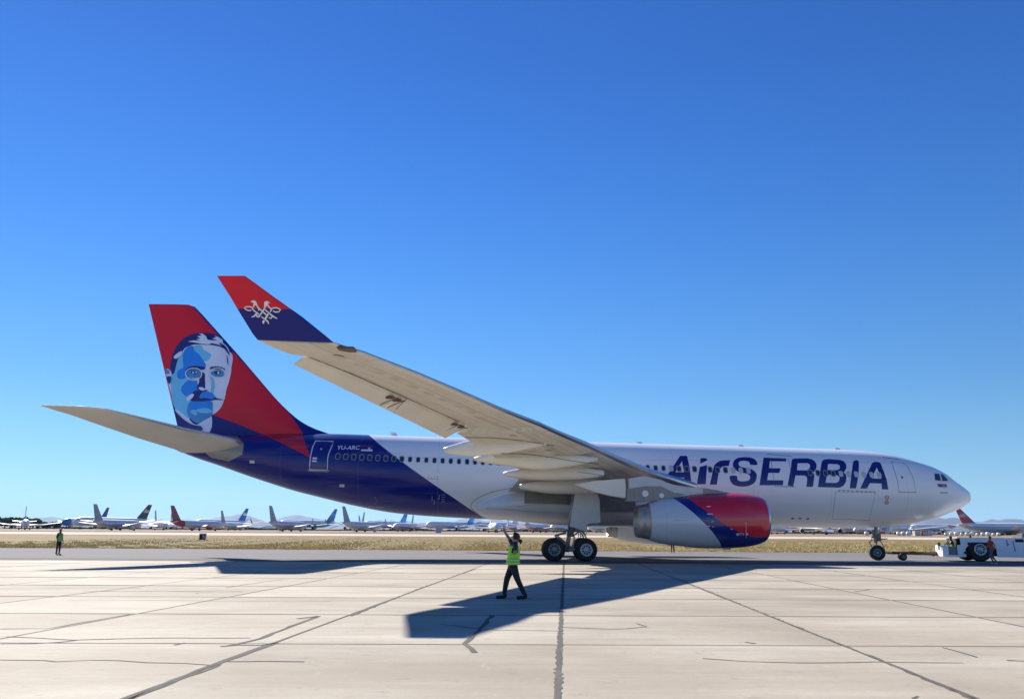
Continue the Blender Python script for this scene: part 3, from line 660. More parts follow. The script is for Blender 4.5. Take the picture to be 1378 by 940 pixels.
WG = [(28.95, -39.8, 8.26, -42.5, 8.31, .14), (29.12, -40.05, 8.45, -42.65, 8.5, .13), (29.45, -40.85, 9.05, -42.98, 9.05, .11), (29.8, -41.85, 9.7, -43.35, 9.68, .09), (30.15, -42.77, 10.32, -43.74, 10.3, .06)]
m_wgt, nt, b = newmat('winglet_paint'); sx = nt.nodes.new('ShaderNodeSeparateXYZ'); nt.links.new(opos(nt), sx.inputs[0])
zrn = at(355, 415.5, -29.6).z
c = mix(nt, S(nt, sx.outputs[2]).gt(zrn), NAVY, RED); nt.links.new(c, b.inputs['Base Color']); b.inputs['Roughness'].default_value = .4; b.inputs['Specular IOR Level'].default_value = .3
for sgn in (-1, 1):
    wg = wing('wing', W1+W2+W3, m_wing, sgn, AC, mle=m_metal)
    # winglet: thickness across the fin, so built as its own loft
    rings = []
    for y, xl, z0, xt, z1, t in WG:
        r = []; us = [0, .01, .04, .12, .3, .6, .85, 1.]
        for part, sg in ((us[::-1], 1), (us[1:-1], -1)):
            for q in part: r.append((xl+(xt-xl)*q, sgn*(y+foil(q)*t*sg), z0+(z1-z0)*q-foil(q)*t*sg*.3))
        rings.append(r)
    V, F = loft(rings); wl = fixn(mesh('winglet', V, F, m_wgt, wg, smooth=True)); sharp(wl, 50)
    if sgn < 0: winglet = wl
    # drooped ailerons
    for (ya, yb) in ((16.95, 22.0), (22.05, 27.55)):
        rings = []
        for y in (ya, yb):
            f_ = (y-16.95)/10.6; hx = -35.32-5.72*f_; hz = 6.97+1.06*f_; tx = -36.25-5.25*f_; tz = 6.27+1.47*f_; th = .15-.06*f_
            rings.append([(hx, sgn*y, hz+th), (hx+.1, sgn*y, hz), (hx, sgn*y, hz-th), (tx, sgn*y, tz-.015), (tx, sgn*y, tz+.015)])
        V, F = loft(rings); fixn(mesh('aileron', V, F, mat('aileron_paint', (.68, .635, .555), .5, var=.06, scale=.7), wg))
    def hpx(hy):
        f_ = (hy-16.95)/10.6; v_h = Vector((-35.32-5.72*f_, -hy, 6.8+1.06*f_))-CP; return 689+CF*v_h.dot(RT)/v_h.dot(FW)
    for hy in [min(np.arange(17, 27, .02), key=lambda q_: abs(hpx(q_)-w_px)) for w_px in (525.5, 534.5, 611.5, 620.5)]:
        f_ = (hy-16.95)/10.6; hx = -35.32-5.72*f_; hz = 6.97+1.06*f_-.2
        bm = bmesh.new(); box(bm, (hx-.22, sgn*hy-.09, hz-.06), (hx+.18, sgn*hy+.09, hz+.06), bev=.03)
        tube(bm, [(hx+.1, sgn*hy, hz-.02), (hx+.35, sgn*hy+.1, hz-.02), (hx+.1, sgn*(hy)+.3, hz-.04), (hx-.45, sgn*hy+.25, hz-.3)], .018, 5); finish(bm, 'hinge_bracket', mat('brown_metal', (.13, .09, .07), .6), wg)
    for y, st_ in ((14.6, [(-36.45, 6.02, 5.76, .1), (-35.9, 6.2, 5.68, .2), (-35.1, 6.42, 5.6, .28), (-33.6, 6.5, 5.7, .3), (-32.2, 6.45, 5.95, .26), (-31, 6.4, 6.24, .06)]),
                   (12, [(-34.85, 5.78, 5.6, .1), (-34.2, 5.95, 5.48, .22), (-33.4, 6.05, 5.36, .33), (-31, 6.05, 5.12, .37), (-29.4, 6.0, 5.32, .32), (-27.9, 5.85, 5.68, .06)]),
                   (9.6, [(-33.15, 5.15, 4.97, .1), (-32.6, 5.3, 4.84, .26), (-30.8, 5.5, 4.70, .36), (-28.8, 5.5, 4.76, .34), (-27.2, 5.3, 5.0, .06)]),
                   (7, [(-32.05, 4.62, 4.35, .1), (-31.1, 4.8, 4.18, .28), (-29.8, 4.9, 4.05, .36), (-27.5, 5.0, 4.05, .34), (-26.4, 4.8, 4.35, .08)])):
        XX = [s[0] for s in st_]; rings = []
        for X in np.linspace(XX[0], XX[-1], 22):
            t_, b_, h_ = (float(pchip(XX, [s[k] for s in st_], np.array([X]))[0]) for k in (1, 2, 3))
            rings.append([(X, sgn*y+h_*math.cos(a), (t_+b_)/2+(t_-b_)/2*math.sin(a)) for a in np.linspace(0, 2*math.pi, 20, endpoint=False)])
        V, F = loft(rings); fixn(mesh('flap_track_fairing', V, F, mat('fairing_paint', (.76, .72, .64), .42, var=.05, scale=.6), wg, smooth=True))
    # tip light
    bm = bmesh.new(); box(bm, (-39.75, sgn*28.3-.35, 8.12), (-39.1, sgn*28.3+.35, 8.2), bev=.03); finish(bm, 'tip_light', mat('brown_metal', (.13, .09, .07), .6), wg)
# gaps and access panels on the underside of the near wing, laid on the real surface
def bvh_of(root):
    V = []; F = []
    def go(o):
        off = origin(o); a = len(V)
        if o.type == 'MESH':
            V.extend([v.co+off for v in o.data.vertices]); F.extend([tuple(i+a for i in p.vertices) for p in o.data.polygons])
        for c_ in COL.objects:
            if c_.parent == o: go(c_)
    go(root); return BVHTree.FromPolygons(V, F)
nearwing = winglet.parent; _bw = bvh_of(nearwing)
def on_wing(px, py, eps=0.):
    d = ray(px, py).normalized(); h_ = _bw.ray_cast(CP, d)
    if h_[0] is None: return at(px, py, -20)
    n_ = h_[1] if h_[1].dot(d) < 0 else -h_[1]
    return h_[0]+n_*eps-d*eps*.3
m_gap = mat('skin_gap', (.13, .11, .09), .7)
for pts, w_ in (([(626, 588.2), (661, 588.7), (700, 592.2), (746, 599.6)], .7), ([(674, 609.5), (711, 610.8), (745, 615.5), (772.7, 620.3), (806, 623.5)], .7), ([(778, 634.8), (800, 637.5), (815, 640.2)], .6),
                ([(416, 480.5), (452, 494.5), (490, 510), (520, 523.2), (548, 535.4), (585, 552), (618, 567.5)], .8), ([(548, 535.4), (533, 550)], .6), ([(640, 560), (700, 583)], .3)):
    Q = sm(pts, 5, False); decal('skin_gap', stroke(Q, w_), on_wing, .012, m_gap, nearwing, 4, 30)
m_acc = mat('access_panel', (.58, .53, .45), .55)
SEC = W1+W2+W3
for y in np.arange(4.8, 28, .95):
    a = [s_ for s_ in SEC if s_[0] <= y][-1]; b_ = [s_ for s_ in SEC if s_[0] > y][0]; f_ = (y-a[0])/(b_[0]-a[0]); xl, zl_, xt, zt_, t_ = [a[i]+(b_[i]-a[i])*f_ for i in range(1, 6)]
    for cq in (.42,) if y > 15 else (.36, .52):
        X_ = xl+(xt-xl)*cq; z_ = zl_+(zt_-zl_)*cq-.9*foil(cq)*t_-.006; P_ = []
        dq = .02; sl2 = ((zl_+(zt_-zl_)*(cq+dq)-.9*foil(cq+dq)*t_)-(zl_+(zt_-zl_)*(cq-dq)-.9*foil(cq-dq)*t_))/((xt-xl)*2*dq); dih = (zl_-SEC[0][2])/26*.9
        for k in range(14):
            g_ = 2*math.pi*k/14; ux = .17*math.cos(g_); uy = .27*math.sin(g_); P_.append((X_+ux-(uy)*.62, -y-uy, z_+(ux-uy*.62)*sl2+uy*.115))
        o = mesh('access_panel', P_, [tuple(range(14))], m_acc, nearwing)
# emblem: white double-headed bird knot on the winglet
_bt = BVHTree.FromPolygons([v.co+origin(winglet) for v in winglet.data.vertices], [tuple(p.vertices) for p in winglet.data.polygons])
def on_wlt(px, py, eps=0.):
    d = ray(px, py).normalized(); h_ = _bt.ray_cast(CP, d)
    if h_[0] is None: return at(px, py, -29.6)
    n_ = h_[1] if h_[1].dot(d) < 0 else -h_[1]
    return h_[0]+n_*eps
ZE = lambda *p: zl((320, 395), 18.8, p)
EM = [sm(ZE((330, 205), (350, 180), (395, 165), (440, 175), (475, 215), (505, 290), (540, 350), (560, 400), (535, 405), (500, 360), (470, 300), (440, 290), (410, 330), (385, 310), (405, 260), (385, 225), (355, 215)), 2),
      sm(ZE((830, 240), (800, 215), (750, 190), (700, 190), (670, 225), (672, 300), (665, 360), (690, 370), (715, 330), (740, 300), (765, 310), (775, 290), (765, 255), (790, 230)), 2),
      stroke(ZE((360, 345), (300, 325), (230, 325), (165, 355), (200, 395), (280, 425), (345, 420)), 1.5), stroke(ZE((875, 370), (940, 350), (1010, 360), (1085, 405), (1040, 455), (960, 465), (895, 435)), 1.6),
      stroke(ZE((385, 330), (370, 375), (430, 440), (540, 520)), 1.7), stroke(ZE((480, 270), (530, 360), (620, 440), (720, 530)), 1.7), stroke(ZE((690, 340), (660, 400), (600, 490), (530, 590)), 1.8),
      stroke(ZE((530, 590), (490, 570), (460, 500)), 2.0), stroke(ZE((460, 500), (430, 560), (350, 590)), [1.6, 2.2, 1.0]), stroke(ZE((690, 400), (780, 480), (880, 560), (1000, 630)), [1.6, 1.7, 2.2, 1.2]),
      stroke(ZE((765, 300), (830, 370), (880, 380)), 1.6), stroke(ZE((860, 380), (820, 460)), 1.7), stroke(ZE((520, 430), (560, 380)), 1.3), stroke(ZE((770, 510), (700, 630)), 2.6), stroke(ZE((880, 560), (850, 620), (790, 605)), 1.6),
      stroke(ZE((600, 580), (700, 650), (760, 700), (785, 765)), [1.4, 1.8, 2.0, .9]), sm(ZE((640, 670), (675, 670), (685, 700), (650, 765), (622, 710)), 2)]
for l in EM: decal('emblem', l, on_wlt, .012, m_offw, winglet, 20, 3)

# ---- engines
m_nac, nt, b = newmat('nacelle_paint'); sx = nt.nodes.new('ShaderNodeSeparateXYZ'); nt.links.new(opos(nt), sx.inputs[0])
X = S(nt, sx.outputs[0])+(-28.); Z = S(nt, sx.outputs[2])
ea = [at(x, y, -10.9) for x, y in ((910.5, 668), (944, 700), (962, 718), (977.9, 736))]; cE1 = np.polyfit([p.z for p in ea], [p.x for p in ea], 2)
eb = [at(x, y, -10.9) for x, y in ((924, 664), (938, 678), (962.5, 695), (985.5, 712), (1003, 718), (1022, 722.6))]; cE2 = np.polyfit([p.x for p in eb], [p.z for p in eb], 3)
c = mix(nt, (X-poly(cE1, Z)).gt(0.), (.62, .64, .68), NAVY); c = mix(nt, (Z-poly(cE2, X)).gt(0.)*(X.gt(ea[0].x+.3)), c, RED)
g = noise(nt, opos(nt), 1.2, 5, .6, (.3, 1, 1)); c = mix(nt, ramp(nt, g, .5, .75)*.18, c, (.3, .29, .28))
ex = (X*.42)._m('FRACT', None).lt(.006); c = mix(nt, ex*.4, c, (.2, .2, .22))
nt.links.new(c, b.inputs['Base Color']); b.inputs['Roughness'].default_value = .25; b.inputs['Coat Weight'].default_value = .5
prof_px = [(872, 24.2), (888, 29.2), (911, 32.3), (936, 35.6), (955, 36.4), (974, 36.5), (993, 36.0), (1012, 33.6), (1020, 31.6), (1025.5, 29.3)]
EX = lambda x: at(x, 700, -9.37).x
AX = at(945, 700, -9.37); tilt = .02
def engine(sgn):
    ao = (sgn*9.37, AX.z, AX.x); s_ = 1/22.9; nk = len(COL.objects)
    pe = [(EX(x), r*s_) for x, r in prof_px]; XX = [p[0] for p in pe]; RR_ = [p[1] for p in pe]
    xs_ = np.linspace(XX[0], XX[-1], 40); e = lathe('engine', list(zip(xs_, pchip(XX, RR_, xs_))), ao, m_nac, AC, 64, tilt)
    e['label'] = 'engine under the near wing, pale grey at the back with navy and red in front' if sgn < 0 else 'engine under the far wing, mostly hidden by the belly'
    x1 = XX[-1]; r1 = RR_[-1]
    lathe('intake_lip', [(x1, r1), (x1+.10, r1-.07), (x1+.18, r1-.2), (x1+.2, r1-.3), (x1+.12, r1-.38), (x1-.3, r1-.43), (x1-1.3, r1-.38)], ao, m_metal, e, 64, tilt)
    lathe('fan', [(x1-1.3, r1-.38), (x1-1.32, .3), (x1-.9, .12), (x1-.72, .01)], ao, m_dark, e, 32, tilt)
    x0 = XX[0]; r0 = RR_[0]
    lathe('nozzle', [(x0, r0), (x0, r0-.03), (x0-.35, r0-.10), (x0-.72, r0-.16), (x0-.72, r0-.2), (x0+.4, r0-.2), (x0+1.5, r0-.15)], ao, mat('titanium', (.42, .40, .38), .42, .6, scale=4), e, 48, tilt)
    lathe('exhaust_cone', [(x0+1.5, r0-.12), (x0+1.4, .4), (x0+.2, .3), (x0-.3, .03)], ao, m_dark, e, 24, tilt)
    # strut between wing and engine
    y = sgn*9.37
    def pl_(px, Y=-9.75): return [(at(a, b_, Y).x, at(a, b_, Y).z) for a, b_ in px]
    pan = pl_(((846, 643), (868, 640), (889.8, 645), (905, 652.4), (925, 655), (946, 655.8), (965, 659), (983, 663.2), (983, 670), (870, 672), (846, 668)))
    pyl = prism('pylon', pan, y-.36, y+.36, mat('pylon_paint', (.56, .57, .58), .4, var=.06), e, .04)
    dk = pl_(((843.8, 657.5), (866.8, 653.9), (889.8, 653.9), (907, 662.3), (922, 664.2), (909, 671), (868.7, 674.2), (843, 673.8)))
    prism('pylon_panel', dk, y-.385, y+.385, mat('heat_panel', (.27, .25, .24), .5, .3), pyl)
    fw2 = pl_(((946, 656.2), (965, 659), (985, 663.6), (946, 663.6))); prism('pylon_panel', fw2, y-.375, y+.375, mat('heat_panel', (.27, .25, .24), .5, .3), pyl)
    for a, b_, r in ((868.3, 663.7, 4.2), (890.2, 666.2, 3.2)):
        p = at(a, b_, -9.75); bm = bmesh.new(); cyl(bm, (p.x, y-.40, p.z), (p.x, y+.40, p.z), r/22.5, n=20); finish(bm, 'round_panel', m_white, pyl)
    for k in range(3):
        p = at(853+k*13, 657+k*.6, -9.75); bm = bmesh.new(); box(bm, (p.x-.015, y-.392, p.z-.6), (p.x+.015, y+.392, p.z)); finish(bm, 'panel_rib', m_dmetal, pyl)
    aft = pl_(((772.7, 651), (800, 646.5), (841.8, 643), (843, 657.5), (843, 669.8), (825, 667), (800, 661))); prism('pylon_tail', aft, y-.3, y+.3, mat('fairing_paint', (.76, .72, .64), .42, var=.05), pyl, .05)
    return e
en = engine(-1); e2_ = engine(1); e2_.location.x += 1.2
def on_nac(px, py, eps=0.):
    def fy(X, z):
        r = float(np.interp(X, [EX(x) for x, _ in prof_px], [q/22.9 for _, q in prof_px])); zc_ = AX.z+(X-AX.x)*tilt
        return -9.37-math.sqrt(max(.02, r*r-(z-zc_)**2))
    p = atray(px, py, fy, -10.9); return Vector((p.x, p.y-eps*1.2, p.z))
for x, y, w2, h2 in ((991, 717, 1.6, 3), (993.2, 717, 1.6, 3), (995.6, 716.6, 1.2, .8), (996.6, 717.4, .8, 2.4), (998.8, 716.6, 1.2, .8), (999.8, 717.4, .8, 2.4), (1004, 717, 2.8, 2.4), (951, 680.5, 5, 1.2), (951.5, 690.5, 7.5, 1.2), (951.5, 707, 4, 1), (958, 708, 3, .7), (983, 711, 3, .8), (957, 701, 4, .6), (932, 674, 7, .6)):
    decal('small_marking', [(x, y), (x+w2, y), (x+w2, y+h2), (x, y+h2)], on_nac, .006, m_offw, en)
decal('panel_seam', stroke([(903, 699.5), (960, 700), (1024, 701)], .35), on_nac, .005, m_line, en, 12, 3); decal('panel_seam', stroke([(1004, 702), (1004, 723)], .5), on_nac, .005, m_offw, en, 12, 3)
p = at(975, 737.3, -9.37); bm = bmesh.new(); box(bm, (p.x-.1, -9.5, p.z-.08), (p.x+.35, -9.3, p.z+.15), bev=.02); finish(bm, 'drain_mast', m_gmetal, en)
p = at(901, 731.5, -9.37); bm = bmesh.new(); box(bm, (p.x-.15, -9.45, p.z-.08), (p.x+.1, -9.3, p.z+.15), bev=.02); finish(bm, 'drain_mast', m_gmetal, en)

# ---- tail fin
m_fin, nt, b = newmat('fin_paint'); sx = nt.nodes.new('ShaderNodeSeparateXYZ'); nt.links.new(opos(nt), sx.inputs[0]); X = S(nt, sx.outputs[0])+(-28.); Z = S(nt, sx.outputs[2])
red = (Z-poly(cRL, X)).gt(0.)*(poly(cRR, Z)-X).gt(0.); lex = [at(x, y, 0) for x, y in ((265, 417), (321, 477.7), (371.7, 536))]; sl_ = np.polyfit([p.z for p in lex], [p.x for p in lex], 1)
red2 = (Z.gt(at(371.7, 536, 0).z))*((poly(sl_, Z)-.09-X).gt(0.)); rr_ = nt.nodes.new('ShaderNodeMath'); rr_.operation = 'MAXIMUM'  # navy strip along the leading edge: its unlit rounding put into the colour
up_ = (Z-poly(cRL, X)).gt(0.)*red2
lo_ = red*(Z.lt(at(371.7, 536, 0).z)); nt.links.new(up_.so, rr_.inputs[0]); nt.links.new(lo_.so, rr_.inputs[1])
c = mix(nt, S(nt, rr_.outputs[0]), NAVY, RED); nt.links.new(c, b.inputs['Base Color']); b.inputs['Roughness'].default_value = .42; b.inputs['Specular IOR Level'].default_value = .3
LEp = [(255, 410.5), (261, 411.6), (265.5, 416), (270.4, 421), (321, 477.7), (371.7, 537), (392.6, 557.5), (405, 567), (419.4, 575), (434, 580.5), (449, 584.5)]
TEp = [(200, 409), (240, 577), (246, 602)]
le = sorted([(p.z, p.x) for p in (at(x, y, 0) for x, y in LEp)]); te = sorted([(p.z, p.x) for p in (at(x, y, 0) for x, y in TEp)])
FZ0 = 7.3; FZ1 = max(le[-1][0], te[-1][0])
def fin_x(z): return float(np.interp(z, [a[0] for a in le], [a[1] for a in le])), float(np.interp(z, [a[0] for a in te], [a[1] for a in te]))
def fin_t(z): return .62*(1-(z-FZ0)/(FZ1-FZ0))+.16
def fin_half(X, z):
    a, b_ = fin_x(z); q = (a-X)/(a-b_)
    if q < 0 or q > 1: return 0.
    # leading edge part, flat box, rudder taper: gives the crease seen on the side of the fin
    aq = (a-X); T = fin_t(z)*.5
    L1 = .26*min(a-b_, 7.); 
    return T*(math.sqrt(aq/L1) if aq < L1 and aq/L1 < .25 else (.5+.5*((aq/L1-.25)/.75) if aq < L1 else 1-.88*((aq-L1)/(a-b_-L1)))) if a-b_ > .1 else 0
rings = []
us = [0, .004, .012, .03, .055, .09, .14, .19, .24, .3, .4, .5, .6, .7, .8, .9, 1.]
for z in list(np.linspace(FZ0, 9.6, 12))+list(np.linspace(10, FZ1-.35, 14))+[FZ1-.15, FZ1-.04, FZ1]:
    a, b_ = fin_x(z); r = []
    for part, sg in ((us[::-1], 1), (us[1:], -1)):
        for q in part: X_ = a+(b_-a)*q; r.append((X_, sg*max(fin_half(X_, z), .004), z))
    rings.append(r)
V, F = loft(rings); fin = fixn(mesh('tail_fin', V, F, m_fin, AC, smooth=True)); sharp(fin, 25)
for z in np.linspace(9.6, 17.2, 9):
    b_ = fin_x(z)[1]; bm = bmesh.new(); cyl(bm, (b_, 0, z), (b_-.16, 0, z-.02), .012, n=5); finish(bm, 'static_wick', m_line, fin)
def on_fin(px, py, eps=0.):
    p = atray(px, py, lambda X, z: -fin_half(X, z), -.2); return Vector((p.x, p.y-eps, p.z))
def clipTE(pts):
    out = []
    for x, y in pts:
        xm = 200.8+(y-409)*(40/168.)+.4; out.append((max(x, xm), y))
    return out
ZP = lambda *p: clipTE(zl((205, 430), 5.875, p))
C1 = mat('portrait_navy', (.008, .012, .19), .35, var=.03); C2 = mat('portrait_mid_blue', (.01, .24, .88), .35, var=.03); C3 = mat('portrait_light_blue', (.15, .54, .93), .35, var=.03)
C4 = mat('portrait_pale', (.66, .74, .96), .35, var=.03); C5 = mat('portrait_steel', (.05, .26, .62), .35, var=.03)
PT = [ # (material, smooth, polygon), painted back to front
 (C1, 1, ((150, 430), (138, 385), (148, 320), (165, 265), (195, 205), (245, 150), (320, 112), (420, 104), (500, 117), (560, 150), (612, 208), (634, 250), (600, 330), (400, 380), (200, 440))),
 (C4, 1, ((245, 240), (300, 205), (350, 196), (420, 198), (500, 205), (560, 225), (600, 250), (628, 268), (636, 310), (626, 372), (622, 420), (606, 490), (585, 555), (575, 610), (550, 680), (515, 725), (470, 750), (380, 770), (300, 730), (235, 640), (220, 480), (230, 330))),
 (C4, 1, ((108, 395), (125, 388), (150, 410), (155, 470), (160, 560), (205, 640), (240, 640), (240, 700), (280, 770), (350, 830), (440, 760), (468, 755), (470, 850), (432, 910), (395, 880), (340, 856), (270, 805), (190, 730), (180, 690), (150, 590), (125, 500), (108, 450))),
 (C3, 1, ((232, 250), (195, 340), (175, 420), (152, 440), (148, 520), (152, 600), (175, 690), (230, 735), (290, 780), (340, 740), (330, 560), (300, 400), (260, 300))),
 (C2, 1, ((300, 206), (330, 215), (335, 245), (372, 262), (410, 330), (425, 370), (380, 400), (330, 430), (270, 460), (215, 470), (196, 440), (205, 400), (245, 375), (240, 310), (255, 240))),
 (C3, 1, ((330, 208), (392, 205), (402, 235), (450, 262), (468, 285), (440, 320), (410, 325), (372, 275), (340, 250))),
 (C2, 1, ((300, 468), (350, 480), (360, 530), (345, 580), (300, 612), (262, 600), (230, 565), (240, 520), (270, 490))),
 (C5, 1, ((275, 720), (300, 650), (380, 640), (470, 645), (478, 700), (470, 760), (420, 790), (360, 818), (300, 780))),
 (C2, 1, ((285, 665), (330, 645), (400, 650), (470, 650), (475, 690), (440, 705), (380, 700), (330, 712), (290, 690))),
 (C3, 1, ((345, 715), (400, 698), (455, 705), (475, 730), (440, 738), (380, 735))), (C3, 1, ((300, 722), (335, 712), (356, 740), (345, 755), (318, 745))),
 (C1, 1, ((375, 420), (415, 425), (420, 470), (420, 545), (440, 560), (400, 575), (362, 560), (355, 530), (372, 490))),
 (C4, 1, ((425, 372), (445, 362), (455, 385), (448, 440), (462, 500), (470, 545), (435, 550), (400, 560), (372, 550), (370, 533), (400, 535), (420, 540), (418, 440))),
 (C3, 1, ((462, 440), (485, 470), (492, 540), (475, 590), (462, 560), (470, 510))),
 (C1, 1, ((262, 400), (285, 378), (330, 366), (400, 372), (420, 382), (405, 395), (330, 392), (285, 402))), (C1, 1, ((456, 390), (470, 374), (520, 370), (560, 380), (578, 398), (540, 396), (490, 394))),
 (C5, 1, ((285, 410), (330, 398), (385, 410), (390, 445), (340, 462), (290, 450))), (C5, 1, ((470, 412), (520, 400), (570, 412), (570, 445), (520, 452), (478, 440))),
 (C1, 1, ((305, 412), (340, 405), (365, 418), (350, 432), (318, 430))), (C1, 1, ((490, 415), (520, 405), (545, 418), (530, 432), (500, 430))),
 (C4, 0, ((318, 412), (332, 412), (330, 428), (318, 426))), (C4, 0, ((346, 410), (356, 412), (352, 426), (344, 424))), (C4, 0, ((516, 412), (530, 412), (532, 430), (518, 428))),
 (C1, 1, ((300, 620), (320, 580), (350, 560), (400, 570), (450, 575), (480, 600), (520, 625), (560, 628), (555, 636), (500, 634), (470, 640), (400, 645), (330, 645), (305, 640))),
 (C2, 1, ((375, 605), (400, 575), (440, 568), (480, 590), (498, 612), (470, 628), (420, 618), (385, 622))),
 (C4, 1, ((270, 625), (290, 600), (325, 585), (330, 600), (312, 625), (285, 642))), (C4, 1, ((540, 618), (575, 618), (572, 630), (545, 628))),
 (C1, 0, ((186, 728), (250, 790), (300, 822), (340, 835), (385, 840), (402, 862), (390, 880), (420, 900), (432, 915), (300, 880), (215, 862))),
 (C4, 1, ((172, 300), (190, 275), (230, 250), (240, 262), (215, 295), (190, 310))), (C4, 0, ((285, 175), (330, 165), (385, 170), (350, 155), (385, 152), (358, 132), (395, 128), (372, 112), (400, 112), (425, 130), (440, 160), (470, 165), (520, 165), (475, 150), (510, 140), (492, 128), (525, 138), (560, 162), (560, 190), (500, 178), (450, 196), (390, 192), (340, 182))),
 (C4, 1, ((480, 170), (540, 175), (585, 205), (610, 245), (605, 270), (570, 225), (530, 200), (480, 188))), (C1, 1, ((530, 182), (575, 205), (600, 240), (616, 285), (600, 270), (575, 235), (545, 205))), (C1, 1, ((590, 280), (600, 310), (604, 360), (596, 340))),
 (C1, 1, ((118, 455), (148, 450), (150, 480), (140, 510), (126, 490))), (C5, 1, ((108, 400), (130, 398), (140, 425), (118, 430)))]
for i, (m_, s_, pts) in enumerate(PT):
    q = ZP(*pts); decal('portrait_patch', sm(q, 3) if s_ else q, on_fin, .014+.0025*i, m_, fin, 4, 8)
for pts in ([(268+0, 430), (280, 400), (320, 386), (370, 392), (395, 425), (380, 462), (330, 480), (285, 465)], [(458, 425), (475, 395), (520, 384), (562, 395), (576, 425), (562, 455), (515, 462), (475, 450)]):
    q = sm(zl((205, 430), 5.875, pts), 3); decal('portrait_spectacles', stroke(q+[q[0]], 1.15), on_fin, .115, m_offw, fin, 4, 8)
# ---- tailplanes
HT = [(1.2, -50.6, 7.5, -54.9, 6.9, .62), (2.2, -51.0, 7.72, -55.0, 7.02, .56), (5, -53.6, 8.12, -56.3, 7.42, .40), (7, -55.35, 8.46, -57.7, 7.92, .30), (8.6, -56.9, 8.76, -58.95, 8.38, .2), (9.2, -57.9, 8.8, -59.45, 8.52, .13), (9.55, -59.0, 8.78, -59.9, 8.66, .07), (9.7, -59.9, 8.76, -60.2, 8.74, .03)]
for sgn in (-1, 1): wing('tailplane', HT, mat('tailplane_paint', (.56, .525, .46), .5, var=.08, scale=.6), sgn, AC, mle=m_metal)
oct_ = [(270.8, 603.8), (283.8, 615), (307.8, 620.5), (326, 611.4), (328.6, 597), (318.7, 586.3), (301.3, 584.5), (280, 591)]
decal('tailplane_slot_panel', oct_, on_fuse, .02, mat('slot_panel', (.27, .27, .28), .4, .3), AC, 6, 4)
# ---- undercarriage
def wheel(name, c, r, wd, parent, rimc, hub_r=.55):
    cx, cy, cz = c; prof = [(-.5, hub_r), (-.5, .84), (-.42, .93), (-.25, .985), (0, 1.), (.25, .985), (.42, .93), (.5, .84), (.5, hub_r)]
    n_ = 36; rings = [[(cx+r*q*math.cos(t), cy+wd*p_, cz+r*q*math.sin(t)) for t in np.linspace(0, 2*math.pi, n_, endpoint=False)] for p_, q in prof]
    V, F = loft(rings, caps=False); wo = fixn(mesh(name, V, F, m_black, parent, smooth=True)); sharp(wo, 50)
    for s_ in (-1, 1):
        bm = bmesh.new(); yy = cy+s_*wd*.5
        P1 = [(hub_r, .0), (hub_r*.98, .03), (hub_r*.84, .02), (hub_r*.8, -.12), (hub_r*.38, -.10), (hub_r*.34, .03), (.02, .05)]
        rg = [[(cx+r*q*math.cos(t), yy+s_*r*o_, cz+r*q*math.sin(t)) for t in np.linspace(0, 2*math.pi, 24, endpoint=False)] for q, o_ in P1]
        V, F = loft(rg, caps=False); bm.free(); fixn(mesh('rim', V, F, rimc, wo, smooth=True))
        bm = bmesh.new()
        for k in range(9):
            t = 2*math.pi*k/9; a = Vector((cx+r*hub_r*.6*math.cos(t), yy-s_*r*.085, cz+r*hub_r*.6*math.sin(t))); cyl(bm, a, a+Vector((0, s_*.03, 0)), r*hub_r*.13, n=8)
        finish(bm, 'rim_holes', m_dark, wo)['kind'] = 'stuff'
    return wo
rim_b = mat('rim_bright', (.62, .64, .68), .35, .5); rim_g = mat('rim_grey', (.30, .31, .33), .45, .5); rim_t = mat('rim_teal', (.16, .28, .36), .4, .3)
